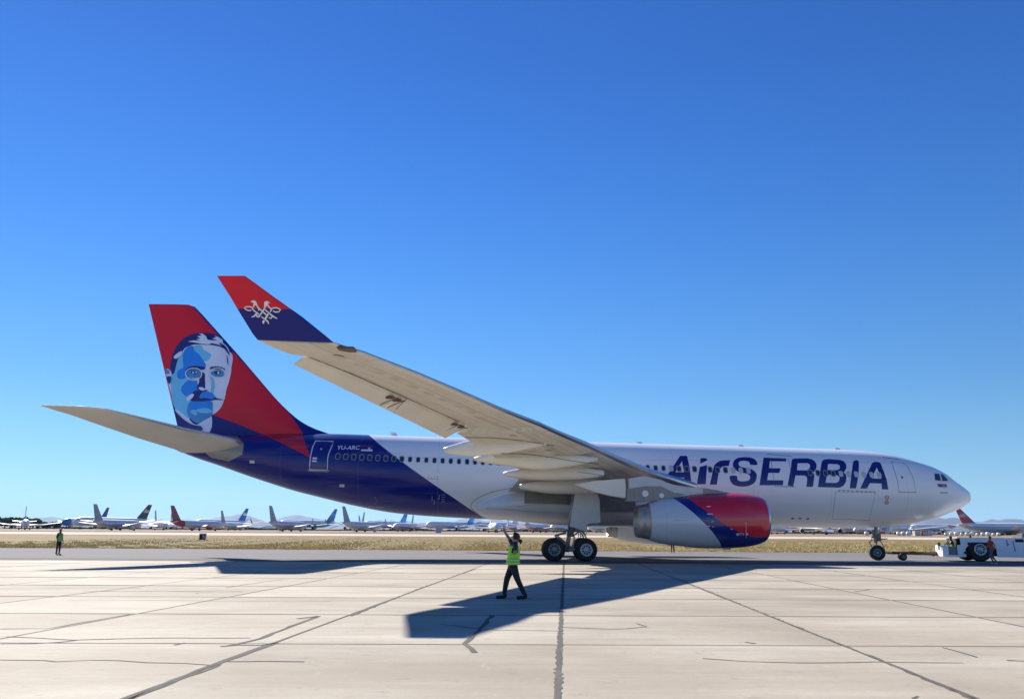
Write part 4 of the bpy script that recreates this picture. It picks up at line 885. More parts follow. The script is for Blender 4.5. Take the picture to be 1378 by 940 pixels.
for sgn in (-1, 1):
    g = bpy.data.objects.new('main_landing_gear', None); COL.objects.link(g); g.parent = AC; g.location = (-.85, sgn*5.34, 0); PG = g if sgn > 0 else None
    y = sgn*5.34
    for X_, rc in ((-27.87, rim_b), (-29.85, rim_g)):
        for dy in (-.7, .7): wheel('wheel', (X_, y+dy, .70), .70, .46, g, rc if sgn*dy > 0 else rim_g)
    bm = bmesh.new(); cyl(bm, (-29.0, y, .55), (-28.75, y, 2.3), .13, .15, 16); cyl(bm, (-28.78, y, 1.5), (-28.35, y, 4.7), .21, .26, 18); finish(bm, 'strut', m_gmetal, g, True)
    bm = bmesh.new(); cyl(bm, (-29.9, y, .68), (-27.8, y, .68), .11, n=10); cyl(bm, (-29.85, y-.75, .7), (-29.85, y+.75, .7), .08, n=10); cyl(bm, (-27.87, y-.75, .7), (-27.87, y+.75, .7), .08, n=10); finish(bm, 'bogie_beam', m_gmetal, g)
    bm = bmesh.new(); tube(bm, [(-29.05, y, 1.75), (-29.75, y, 1.55), (-29.0, y, .95)], .05); tube(bm, [(-28.7, y, 2.1), (-27.9, y, 1.75), (-27.75, y, 1.4)], .045)
    tube(bm, [(-28.6, y-.1, 1.5), (-28.1, y-.1, 1.9), (-28.15, y-.1, 1.4)], .03, 6); tube(bm, [(-28.7, y+.12, 2.0), (-28.45, y+.2, 1.4), (-28.6, y+.1, .8)], .03, 6); tube(bm, [(-28.3, y, 3.4), (-28.0, y-sgn*1.6, 3.9)], .11); finish(bm, 'torque_links', m_gmetal, g)
    bm = bmesh.new(); tube(bm, [(-28.95, y+sgn*.1, 1.2), (-28.85, y+sgn*.2, 1.8), (-28.8, y+sgn*.2, 2.5)], .02, 6); tube(bm, [(-28.2, y, 2.0), (-27.95, y, 1.7), (-27.95, y, 1.45), (-27.7, y, 1.75)], .022, 6); finish(bm, 'brake_hoses', m_black, g)
    dp = [(at(x, z, -6.15).x, at(x, z, -6.15).z) for x, z in ((773.5, 664), (804, 664.5), (806.7, 672.5), (808, 703), (790, 704.2), (790, 715.4), (766.6, 707.6))]
    prism('gear_door', dp, y+sgn*.80, y+sgn*.86, mat('gear_door_paint', (.58, .59, .6), .38, var=.05), g, .01)
    prism('gear_bay_wall', [(at(x, z, -5).x, at(x, z, -5).z) for x, z in ((707, 660), (860, 660), (860, 688), (812, 688), (806, 668), (775, 668), (772, 678), (735, 676), (707, 676))], y-sgn*1.5, y-sgn*1.55, m_dmetal, g)
if PG: PG.location.x += 1.15
# centre: nose gear
ng = bpy.data.objects.new('nose_landing_gear', None); COL.objects.link(ng); ng.parent = AC; ng.location = (28+at(1184, 744, -.4).x, 0, 0); ng.rotation_euler.z = R(-22)
NX = at(1184, 744, -.4).x
for dy in (-.36, .36): wheel('wheel', (NX, dy, .53), .53, .3, ng, rim_t, .5)
bm = bmesh.new(); cyl(bm, (NX, 0, .5), (NX-.02, 0, 1.5), .07, n=14); cyl(bm, (NX-.02, 0, 1.2), (NX+.1, 0, 2.5), .12, .14, 14); cyl(bm, (NX, -.4, .53), (NX, .4, .53), .06, n=10); finish(bm, 'strut', m_gmetal, ng, True)
bm = bmesh.new(); tube(bm, [(NX-.1, 0, 1.45), (NX-.45, 0, 1.25), (NX-.3, 0, .85)], .03); tube(bm, [(NX+.15, 0, 1.5), (NX+.35, 0, 1.2), (NX+.5, 0, .9)], .03)
tube(bm, [(NX+.15, -.1, 1.45), (NX+.75, -.1, 1.48)], .035); box(bm, (NX-.28, -.2, 1.5), (NX+.3, .2, 1.62)); box(bm, (NX-.2, -.22, 1.62), (NX-.02, .22, 2.1)); box(bm, (NX+.12, -.16, 1.3), (NX+.34, .16, 1.8), bev=.02); finish(bm, 'steering_links', m_dmetal, ng)
tube_b = bmesh.new(); tube(tube_b, [(NX-.25, -.1, 1.5), (NX-.42, -.12, 1.15), (NX-.3, -.1, .95)], .02, 6); finish(tube_b, 'hoses', m_black, ng)
dp = [(at(x, z, -.55).x, at(x, z, -.55).z) for x, z in ((1189, 706.5), (1200.3, 706.5), (1199.2, 717.5), (1196, 718.5), (1187.3, 717))]
nd = prism('gear_door', dp, -.60, -.56, m_white, ng); prism('gear_door', dp, .56, .60, m_white, ng)
nsf = lambda px, py, eps=0.: at(px, py, -.605-eps)
text_decal('door_letters', 'RC', 1191.2, 710, 1196.6, 713, nsf, .003, m_lett, nd)
decal('red_flag_band', [(1188, 715), (1195.2, 715), (1194.6, 718.2), (1187.5, 717.2)], nsf, .004, m_red, nd)

# ================================================================== PEOPLE
SKIN = (.36, .2, .13)
def skinned(verts, edges, sub=2):          # verts: (pos, radius)
    me = bpy.data.meshes.new('t'); me.from_pydata([v[0] for v in verts], edges, [])
    o = bpy.data.objects.new('t', me); COL.objects.link(o)
    o.modifiers.new('s', 'SKIN'); sv = me.skin_vertices[0].data
    for i, v in enumerate(verts):
        r = v[1] if isinstance(v[1], tuple) else (v[1], v[1]); sv[i].radius = r; sv[i].use_root = (i == 0)
    m_ = o.modifiers.new('u', 'SUBSURF'); m_.levels = sub
    out = bpy.data.meshes.new_from_object(o.evaluated_get(bpy.context.evaluated_depsgraph_get()))
    V = [v.co.copy() for v in out.vertices]; F = [tuple(p.vertices) for p in out.polygons]
    bpy.data.objects.remove(o); bpy.data.meshes.remove(me); bpy.data.meshes.remove(out); return V, F
def person(name, label, cat, loc, rz, J, cols, group=None, vest=None, detail=True):
    """J: joints in the person's own frame (x forward, y to the left, z up)."""
    root = thing(name, label, cat, loc, rz, group)
    vs = []; ed = []
    def add(p, r, par=None):
        vs.append((p, r)); i = len(vs)-1
        if par is not None: ed.append((par, i))
        return i
    s = J.get('s', 1.); q = lambda k: Vector(J[k])
    pel = add(q('pelvis'), (.135, .105)); wa = add(q('waist'), (.125, .1), pel); chs = add(q('chest'), (.15, .115), wa)
    nk = add(q('neck'), .055, chs); hd = add(q('head'), (.078, .092), nk); tp_ = add(q('head')+Vector((0, 0, .085)), (.065, .075), hd)
    zones = []
    for sd in ('l', 'r'):
        hp = add(q('hip'+sd), .105, pel); kn = add(q('knee'+sd), .072, hp); cf = add(q('knee'+sd).lerp(q('ankle'+sd), .4), .066, kn); an = add(q('ankle'+sd), .052, cf)
        t = q('toe'+sd)-q('ankle'+sd); tf = Vector((t.x, t.y, 0)).normalized(); zt = q('toe'+sd).z; a0 = q('ankle'+sd); hl = add(Vector((a0.x, a0.y, zt+.02))-tf*.045, .048, an); mid = add(Vector((a0.x, a0.y, zt+.015))+tf*.09, (.046, .040), hl); add(Vector((a0.x, a0.y, zt+.008))+tf*.19, (.042, .032), mid)
        sh = add(q('sh'+sd), .062, chs); el = add(q('el'+sd), .042, sh); wr = add(q('wr'+sd), .028, el)
        h0 = q('wr'+sd); d = (q('hand'+sd)-h0).normalized(); u = d.cross(Vector((0, 0, 1)) if abs(d.z) < .8 else Vector((1, 0, 0))).normalized(); v = d.cross(u)
        pm = add(h0+d*.075, (.038, .018), wr)
        for k, (o_, L) in enumerate(((-.03, .065), (-.01, .08), (.01, .075), (.03, .058))):
            a = add(h0+d*.095+u*o_, .010, pm); b_ = add(h0+d*(.1+L*.55)+u*o_*1.1+v*.01, .009, a); add(h0+d*(.1+L)+u*o_*1.1+v*.028, .007, b_)
        a = add(h0+d*.045+u*-.042+v*.01, .012, pm); add(h0+d*.09+u*-.06+v*.025, .009, a)
    V, F = skinned(vs, ed, 2 if detail else 1)
    P = [Vector(v[0]) for v in vs]; ms = [mat('skin', SKIN, .55, var=.08), cols['shirt'], cols['trousers'], cols['boots']]
    wz = max(J['pelvis'][2]+.02, 0); mi = []
    lo = lambda a, b_, x: (x-a).dot(b_-a)/max((b_-a).length_squared, 1e-9)
    def segd(a, b_, x):
        t = min(max(lo(a, b_, x), 0), 1); return (a.lerp(b_, t)-x).length
    legs = [(q('hip'+s_), q('knee'+s_)) for s_ in 'lr']+[(q('knee'+s_), q('ankle'+s_)) for s_ in 'lr']; feet = [(q('ankle'+s_)+Vector((0, 0, .10)) if cols.get('high') else q('ankle'+s_)-Vector((0, 0, .03)), q('toe'+s_)) for s_ in 'lr']+[(q('ankle'+s_)+Vector((0, 0, .02)), q('ankle'+s_)-Vector((0, 0, .08))) for s_ in 'lr']
    uarm = [(q('sh'+s_), q('sh'+s_).lerp(q('el'+s_), cols.get('sleeve', .75))) for s_ in 'lr']; torso = [(q('pelvis'), q('waist')), (q('waist'), q('chest')), (q('chest'), q('chest').lerp(q('neck'), .6))]
    farm = [(q('sh'+s_).lerp(q('el'+s_), min(1, cols.get('sleeve', .75)+.1)), q('el'+s_)) for s_ in 'lr']+[(q('el'+s_), q('hand'+s_)) for s_ in 'lr']; hdz = [(q('neck').lerp(q('head'), .3), q('head')+Vector((0, 0, .1)))]
    for f in F:
        c = sum((V[i] for i in f), Vector((0, 0, 0)))/max(len(f), 1)
        D = [min(segd(a, b_, c)-o_ for a, b_ in S_) for S_, o_ in ((hdz+farm, .03), (torso+uarm, .10 if True else 0), (legs, .05), (feet, .03))]
        D[0] = min(min(segd(a, b_, c)-.08 for a, b_ in hdz), min(segd(a, b_, c)-.035 for a, b_ in farm)); D[1] = min(min(segd(a, b_, c)-.14 for a, b_ in torso), min(segd(a, b_, c)-.06 for a, b_ in uarm))
        D[2] = min(min(segd(a, b_, c)-.075 for a, b_ in legs), (q('pelvis')-c).length-.12)
        mi.append(int(np.argmin(D)))
    mesh('body', V, F, ms, root, True, rel=True, mi=mi)
    # face and hair
    H = q('head'); fx = Vector(J.get('face', (1, 0, 0))).normalized(); fy = Vector((0, 0, 1)).cross(fx).normalized()
    bm = bmesh.new(); bmesh.ops.create_uvsphere(bm, u_segments=16, v_segments=10, radius=1)
    for v in bm.verts:
        p = v.co; back = max(0, -p.x)
        v.co = H+fx*(p.x*.102-.012)+fy*(p.y*.088)+Vector((0, 0, p.z*.108+.042))
    dl = [v for v in bm.verts if (v.co-H).dot(fx) > .045 and v.co.z < H.z+.085 or v.co.z < H.z-.035]
    bmesh.ops.delete(bm, geom=dl, context='VERTS'); finish(bm, 'hair' if not cols.get('cap') else 'cap', cols['hair'], root, True, True)
    bm = bmesh.new(); c = H+fx*.088+Vector((0, 0, .005)); cyl(bm, c+Vector((0, 0, .028)), c+fx*.02+Vector((0, 0, -.008)), .007, .013, 8); finish(bm, 'nose', ms[0], root, True, True)
    bm = bmesh.new()
    for sg in (-1, 1):
        cyl(bm, H+fx*.086+fy*sg*.03+Vector((0, 0, .032)), H+fx*.092+fy*sg*.03+Vector((0, 0, .032)), .010, .008, 8)
    cyl(bm, H+fx*.082-fy*.022+Vector((0, 0, -.036)), H+fx*.082+fy*.022+Vector((0, 0, -.036)), .006, n=6); finish(bm, 'eyes_and_mouth', m_dark, root, False, True)
    if cols.get('bun'):
        bm = bmesh.new(); bmesh.ops.create_icosphere(bm, subdivisions=2, radius=.05, matrix=Matrix.Translation(H-fx*.12+Vector((0, 0, -.055)))); cyl(bm, H-fx*.115+Vector((0, 0, -.07)), H-fx*.13+Vector((0, 0, -.13)), .035, .012, 8); finish(bm, 'hair_bun', cols['hair'], root, True, True)
    if vest:
        a, b_ = q('pelvis')+Vector((0, 0, vest.get('lo', -.06))), q('chest')+Vector((0, 0, .10)); rings = []; n_ = 28
        for t in np.linspace(0, 1, 14):
            c = a.lerp(q('waist'), t*2) if t < .5 else q('waist').lerp(b_, t*2-1)
            rx = (.165-.03*math.sin(t*2.2)+(.0 if t < .8 else -.06*((t-.8)/.2)**1.5)); ry = .20-.01*math.sin(t*3)-(.0 if t < .75 else .05*((t-.75)/.25)**2)
            rings.append([c+Vector((rx*math.cos(g)*(1+.02*math.sin(3*g+t*7)), ry*math.sin(g)*(1+.02*math.cos(4*g+t*5)), 0)) for g in np.linspace(0, 2*math.pi, n_, endpoint=False)])
        Vv, Fv = loft(rings, caps=False)
        # arm holes
        keep = []
        for f in Fv:
            c = sum((Vector(Vv[i]) for i in f), Vector((0, 0, 0)))/4; t = (c.z-a.z)/(b_.z-a.z)
            if t > .62 and abs(c.y-q('chest').y) > .15 and abs(c.x-q('chest').x) < .075: continue
            keep.append(f)
        vo = fixn(mesh('vest', Vv, keep, vest['m'], root, True, rel=True)); so_ = vo.modifiers.new('t', 'SOLIDIFY'); so_.thickness = .008
        for t0, t1, mm, nm in vest['bands']:
            rg = []
            for t in (t0, t1):
                k = t*13; i0 = int(k); fr = k-i0
                cc = [Vector(rings[i0][j]).lerp(Vector(rings[min(i0+1, 13)][j]), fr) for j in range(n_)]; ce = sum(cc, Vector((0, 0, 0)))/n_
                rg.append([ce+(p-ce)*1.03 for p in cc])
            Vb, Fb = loft(rg, caps=False); mesh(nm, Vb, Fb, mm, vo, True, rel=True)
    return root
m_vest = mat('vest_lime', (.34, .78, .03), .6, var=.12, scale=9); m_vest2 = mat('vest_green', (.07, .33, .05), .6); m_refl = mat('reflective_tape', (.55, .85, .35), .4)
m_blackc = mat('black_cloth', (.018, .018, .024), .8, var=.35, scale=8); m_nav = mat('dark_navy_cloth', (.02, .03, .05), .8, var=.3, scale=8); m_boot = mat('black_boots', (.012, .011, .011), .6)
m_hair = mat('dark_hair', (.018, .013, .011), .6, var=.4, scale=30)
def stand(z=1.): pass
g0 = atz(690, 805.4); H_ = 1.0
# marshaller: walks towards the left, one arm raised high, seen from the side and behind (x forward = towards the left of the photo)
JM = dict(pelvis=(.0, 0, .86), waist=(-.01, 0, 1.02), chest=(-.03, 0, 1.22), neck=(-.045, .0, 1.385), head=(-.05, 0, 1.50), face=(1, -.35, .1),
          hipl=(.0, .085, .82), hipr=(.0, -.085, .82), kneel=(-.10, .09, .48), anklel=(-.26, .09, .12), toel=(-.17, .09, .03), kneer=(.13, -.09, .49), ankler=(.19, -.09, .12), toer=(.335, -.09, .03),
          shl=(-.05, .14, 1.32), ell=(-.03, .17, 1.10), wrl=(.08, .0, 1.2), handl=(.09, -.08, 1.22),
          shr=(-.0, -.15, 1.35), elr=(.10, -.25, 1.52), wrr=(.19, -.32, 1.68), handr=(.215, -.34, 1.80))
mar = person('person', 'marshaller in a lime safety vest and black trousers walking with one arm raised high', 'person', g0, math.pi, JM,
       dict(shirt=m_nav, trousers=m_blackc, boots=m_boot, hair=m_hair, bun=True, sleeve=.35, high=True), None,
       dict(m=m_vest, lo=-.02, bands=[(.10, .17, m_refl, 'reflective_band'), (.20, .235, m_vest2, 'dark_band'), (.30, .37, m_refl, 'reflective_band'), (.40, .435, m_vest2, 'dark_band')]))
mar.scale = (1.14, 1.12, 1)
JS = dict(pelvis=(0, 0, .98), waist=(0, 0, 1.14), chest=(0, 0, 1.36), neck=(.0, 0, 1.54), head=(.02, 0, 1.67), hipl=(0, .09, .93), hipr=(0, -.09, .93), kneel=(.02, .1, .51), anklel=(.0, .1, .1), toel=(.16, .12, .03), kneer=(.0, -.1, .51), ankler=(-.03, -.1, .1), toer=(.13, -.13, .03),
          shl=(0, .18, 1.47), ell=(-.03, .24, 1.19), wrl=(.10, .2, 1.0), handl=(.16, .17, .96), shr=(0, -.18, 1.47), elr=(-.03, -.24, 1.19), wrr=(.10, -.2, 1.0), handr=(.15, -.17, .95))
p = atz(77.5, 745.6); m_olive = mat('vest_faded', (.22, .42, .06), .7)
person('person', 'worker in a green vest and dark trousers standing alone on the taxiway at far left', 'person', p, R(-25), JS, dict(shirt=m_nav, trousers=m_blackc, boots=m_boot, hair=m_hair, sleeve=.9), None,
       dict(m=m_olive, lo=-.05, bands=[(.2, .27, m_refl, 'reflective_band')]), False)
JW = dict(JS); JW.update(kneel=(.2, .09, .53), anklel=(.02, .09, .13), toel=(.15, .09, .05), kneer=(-.02, -.09, .53), ankler=(-.32, -.09, .14), toer=(-.2, -.09, .03), pelvis=(0, 0, .95), hipl=(0, .09, .9), hipr=(0, -.09, .9), ell=(-.12, .22, 1.2), wrl=(-.05, .22, .98), handl=(-.0, .2, .92), elr=(.05, -.22, 1.2), wrr=(.22, -.2, 1.02), handr=(.27, -.18, .97))
p = atz(1336.5, 758.3); sc_w = .93
o = person('person', 'man in a red shirt and jeans walking beside the white tow tractor', 'person', p, math.pi, JW, dict(shirt=mat('red_shirt', (.50, .07, .05), .8), trousers=mat('jeans', (.10, .13, .24), .85), boots=mat('white_shoes', (.6, .6, .6), .6), hair=mat('brown_hair', (.06, .03, .02), .7), sleeve=.8), None, None, False)
o.scale = (sc_w,)*3
p = atz(905.5, 743.6)
o = person('person', 'person beyond the near engine with only the dark trouser legs in view', 'person', p, R(-90), JS, dict(shirt=mat('dull_red_shirt', (.3, .08, .06), .8), trousers=m_blackc, boots=m_boot, hair=m_hair), None, None, False)

# ================================================================== TOW TRACTOR AND TOWBAR
tr = thing('tow_tractor', 'low white aircraft tow tractor with huge black wheels and an open driver seat', 'tow tractor', (0, 0, 0))
YT = -1.5
def tx(px, py, Y=YT): p = at(px, py, Y); return (p.x, p.z)
m_tw = mat('tractor_white', (.80, .82, .86), .4, var=.06, coat=.2)
x0, _ = tx(1270.5, 740); xc, _ = tx(1278, 740); xs1, _ = tx(1293, 740); xe = x0+8.6; ztop = tx(1310, 722.8)[1]; zb0 = .30; wcx, wcz = tx(1317, 743); wr = .80; w2x = wcx+4.25
def oct_arch(cx, r, x_a, x_b):     # body side panel polygon with a clipped arch
    pass
def side_panel(y0, y1):
    a = .98; out = [(xs1+.02, ztop-.02), (xs1+.02, zb0)]
    k = .95; tz = 1.28
    out += [(wcx-k, zb0), (wcx-k, .85), (wcx-.52, tz), (wcx+.55, tz), (wcx+k+.05, .85), (wcx+k+.05, zb0)]
    out += [(w2x-k, zb0), (w2x-k, .85), (w2x-.52, tz), (w2x+.55, tz), (w2x+k, .85), (w2x+k, zb0)]
    out += [(xe, zb0), (xe, ztop-.1), (xe-.1, ztop)]
    bm = bmesh.new(); P = [Vector((x, z, 0)) for x, z in out]; T = tessellate_polygon([P])
    A_ = [bm.verts.new((p.x, y0, p.y)) for p in P]; B_ = [bm.verts.new((p.x, y1, p.y)) for p in P]; n_ = len(P)
    for t in T: bm.faces.new([A_[i] for i in t]); bm.faces.new([B_[i] for i in t][::-1])
    for i in range(n_): bm.faces.new((A_[i], B_[i], B_[(i+1) % n_], A_[(i+1) % n_]))
    return finish(bm, 'side_panel', m_tw, tr)
side_panel(YT, YT+.05); side_panel(-YT-.05, -YT)
bm = bmesh.new(); box(bm, (xs1+.03, YT+.052, ztop-.06), (xe-.1, -YT-.052, ztop+.0), bev=.02); finish(bm, 'deck', m_tw, tr)
bm = bmesh.new(); box(bm, (xs1+.04, YT+.6, zb0+.05), (xe-.05, -YT-.6, ztop-.08)); finish(bm, 'chassis', m_dmetal, tr)
bm = bmesh.new(); box(bm, (x0, YT, zb0-.02), (xc, .1, 1.06), bev=.04); finish(bm, 'front_cowl', m_tw, tr)
bm = bmesh.new(); box(bm, (xc-.02, YT+.08, zb0+.02), (xs1+.04, -YT-.08, .52)); finish(bm, 'floor', m_dmetal, tr)
bm = bmesh.new(); box(bm, (xc-.02, YT, zb0-.02), (xs1+.03, YT+.06, .42)); box(bm, (xs1-.22, YT+.003, .42), (xs1+.03, YT+.06, ztop-.5)); finish(bm, 'door_sill', m_tw, tr)
bm = bmesh.new(); box(bm, (xc+.02, YT+.1, .52), (xs1, YT+.16, .95), bev=.01); finish(bm, 'cab_side', mat('cab_glass', (.10, .15, .19), .25), tr)
bm = bmesh.new(); box(bm, (xs1-.40, -1.25, .52), (xs1-.02, -.55, .85), bev=.04); box(bm, (xs1-.12, -1.25, .85), (xs1+.0, -.55, 1.5), bev=.04); finish(bm, 'driver_seat', m_blackc, tr)
bm = bmesh.new(); tube(bm, [(xc-.12, -.9, 1.0), (xc+.1, -.9, 1.22)], .03); 
for k in range(12):
    a = 2*math.pi*k/12; b_ = 2*math.pi*(k+1)/12; f = lambda t: Vector((xc+.12+.1*math.cos(t)*.5, -.9+.2*math.sin(t), 1.23+.17*math.cos(t)*.6)); tube(bm, [f(a), f(b_)], .018, 5)
finish(bm, 'steering_wheel', m_black, tr)
for X_ in (wcx, w2x):
    for sg in (-1, 1):
        wheel('wheel', (X_, sg*(abs(YT)-.26), wr), wr, .5, tr, rim_b, .5)
    for sg in (-1, 1):
        bm = bmesh.new(); box(bm, (X_-.93, sg*(abs(YT)-.56)-.01, zb0), (X_+.98, sg*(abs(YT)-.56)+.01, 1.27)); finish(bm, 'wheel_well', m_dark, tr)
bm = bmesh.new(); a, b_ = tx(1357.2, 724.8); c_, d_ = tx(1367.8, 729); box(bm, (a, YT-.012, d_), (c_, YT-.002, b_)); finish(bm, 'name_plate', m_nav, tr)
for q in (((1347.5, 726), (1348.6, 734)), ((1348.6, 731), (1351, 732)), ((1354.5, 727), (1358, 741))):
    bm = bmesh.new(); a = Vector((*tx(*q[0]), 0)); b_ = Vector((*tx(*q[1]), 0)); tube(bm, [(a.x, YT-.02, a.y), (b_.x, YT-.02, b_.y)], .025, 6); finish(bm, 'grab_handle', m_line, tr)
for q in ((1302.5, 731), (1298.5, 743)):
    a, b_ = tx(*q); bm = bmesh.new(); cyl(bm, (a, YT-.08, b_), (a, YT+.01, b_), .10, n=12); finish(bm, 'side_lamp', m_dark, tr)
for k, (px, w3) in enumerate(((1360, .9), (1375, 1.6))):
    a, b_ = tx(px, 721, 0); bm = bmesh.new(); box(bm, (a-w3/2, -.8, ztop), (a+w3/2, .8, ztop+.12+.06*k), bev=.03); box(bm, (a-w3*.3, -.5, ztop+.12), (a+w3*.2, .5, ztop+.3), bev=.03); finish(bm, 'engine_cover', m_dmetal, tr)
a, b_ = tx(1303, 722, -1.3); bm = bmesh.new(); cyl(bm, (a, -1.3, ztop), (a, -1.3, ztop+.18), .07, .05, 10); cyl(bm, (a+.02, -1.3, ztop+.15), (a+.02, -1.3, ztop+.55), .02, n=6); finish(bm, 'beacon', m_dark, tr)
bm = bmesh.new(); cyl(bm, (x0-.1, -1.1, .75), (x0-.1, -1.1, 1.25), .05, n=8); box(bm, (x0-.16, -1.2, 1.0), (x0-.0, -1.0, 1.25), bev=.02); box(bm, (x0-.5, -.2, .35), (x0, .2, .62)); finish(bm, 'front_hitch', m_dmetal, tr)
# driver
dx = xs1-.30
JD = dict(pelvis=(.0, 0, .88), waist=(.02, 0, 1.02), chest=(.06, 0, 1.24), neck=(.08, 0, 1.42), head=(.11, 0, 1.55), hipl=(.05, .1, .88), hipr=(.05, -.1, .88), kneel=(.40, .12, .92), kneer=(.38, -.12, .90), anklel=(.48, .12, .60), ankler=(.46, -.12, .60), toel=(.60, .12, .55), toer=(.58, -.12, .55),
          shl=(.06, .18, 1.34), shr=(.06, -.18, 1.34), ell=(.25, .22, 1.12), elr=(.25, -.2, 1.12), wrl=(.42, .15, 1.14), wrr=(.42, -.1, 1.14), handl=(.5, .12, 1.16), handr=(.5, -.08, 1.16))
person('person', 'driver in a yellow-green vest seated at the wheel of the tow tractor', 'person', (dx, -.9, 0), math.pi, JD, dict(shirt=m_blackc, trousers=mat('driver_jeans', (.09, .12, .17), .85), boots=m_boot, hair=m_hair, sleeve=.8), None,
       dict(m=mat('vest_yellow_green', (.33, .45, .08), .7), lo=-.02, bands=[(.25, .32, m_refl, 'reflective_band')]), False)
# the tractor stands a few degrees off the line of the jet
RV = Matrix.Rotation(R(-13), 4, 'Z'); pv_ = Vector((x0+1.0, YT, 0)); tr.rotation_euler.z = R(-13); tr.location = pv_-(RV @ pv_)
dr_ = [o for o in COL.objects if o.get('label', '').startswith('driver')][0]; dr_.location = pv_+RV @ (dr_.location-pv_); dr_.rotation_euler.z += R(-13)
# towbar
tb = thing('towbar', 'rusty brown towbar with small wheels between the nose wheel and the tractor', 'towbar', (-3.5, 0, 0)); tb.rotation_euler.z = R(-1)
m_rust = mat('towbar_brown', (.13, .065, .03), .6, .2, var=.3, scale=5)
bm = bmesh.new(); X_a = tx(1199, 746, 0)[0]; X_b = tx(1262, 747, 0)[0]; cyl(bm, (X_a-.35, 0, .52), (X_a+.3, 0, .5), .04, n=8); cyl(bm, (X_a+.2, 0, .52), (X_b, 0, .46), .11, n=10); cyl(bm, (X_b, 0, .46), (x0-.1, 0, .48), .075, n=8); finish(bm, 'beam', m_rust, tb, True)
bm = bmesh.new(); q = [tx(1222, 745.3, -.2), tx(1228, 741.3, -.2), tx(1233, 742.6, -.2), tx(1239, 746, -.2)]; tube(bm, [(a, -.2, b_) for a, b_ in q], .04, 6); tube(bm, [(a, .2, b_) for a, b_ in q], .04, 6)
q = [tx(1241, 742.5, 0), tx(1243, 745, 0), tx(1249, 745, 0), tx(1250, 743.5, 0)]; tube(bm, [(a, 0, b_) for a, b_ in q], .035, 6); box(bm, (tx(1255, 747, 0)[0], -.1, .3), (tx(1257, 747, 0)[0], .1, .5)); finish(bm, 'lifting_frame', m_rust, tb)
bm = bmesh.new(); box(bm, (X_a-.1, -.42, .42), (X_a+.12, .42, .62), bev=.02); box(bm, (X_a-.3, -.3, .48), (X_a, -.22, .56)); box(bm, (X_a-.3, .22, .48), (X_a, .3, .56)); finish(bm, 'tow_head', m_rust, tb)
bm = bmesh.new(); xw = tx(1215.5, 748, -.6)[0]; cyl(bm, (xw, -.62, .27), (xw+.5, .62, .27), .04, n=8); finish(bm, 'axle', m_rust, tb)
for sg in (-1, 1): wheel('wheel', (xw+.25*(sg+1), sg*.62, .27), .27, .16, tb, rim_g, .5)

# ================================================================== SIGN
p = at(272.7, 722, 78); gy = gz(78); p = Vector((p.x, 78, gy)); sg_ = thing('taxiway_sign', 'small dark square taxiway sign with a white top standing in the dry grass', 'sign', p)
sw = .52; bm = bmesh.new(); box(bm, (p.x-sw, 77.9, gy+.15), (p.x+sw, 78.15, gy+1.05), bev=.02); finish(bm, 'sign_box', m_dark, sg_)
bm = bmesh.new(); box(bm, (p.x-sw-.05, 77.86, gy+1.05), (p.x+sw+.05, 78.2, gy+1.15)); box(bm, (p.x+sw, 77.86, gy+.15), (p.x+sw+.05, 78.2, gy+1.05)); finish(bm, 'sign_frame', m_white, sg_)
for q in (-.35, .35): bm = bmesh.new(); cyl(bm, (p.x+q, 78, gy-.1), (p.x+q, 78, gy+.2), .04, n=6); finish(bm, 'post', m_gmetal, sg_)
bm = bmesh.new(); tube(bm, [(p.x+.0, 77.885, gy+.72), (p.x+.14, 77.885, gy+.9), (p.x+.14, 77.885, gy+.3)], .04, 4); tube(bm, [(p.x+.3, 77.885, gy+.3), (p.x+.36, 77.885, gy+.55), (p.x+.2, 77.885, gy+.85)], .03, 4); finish(bm, 'sign_character', m_offw, sg_)

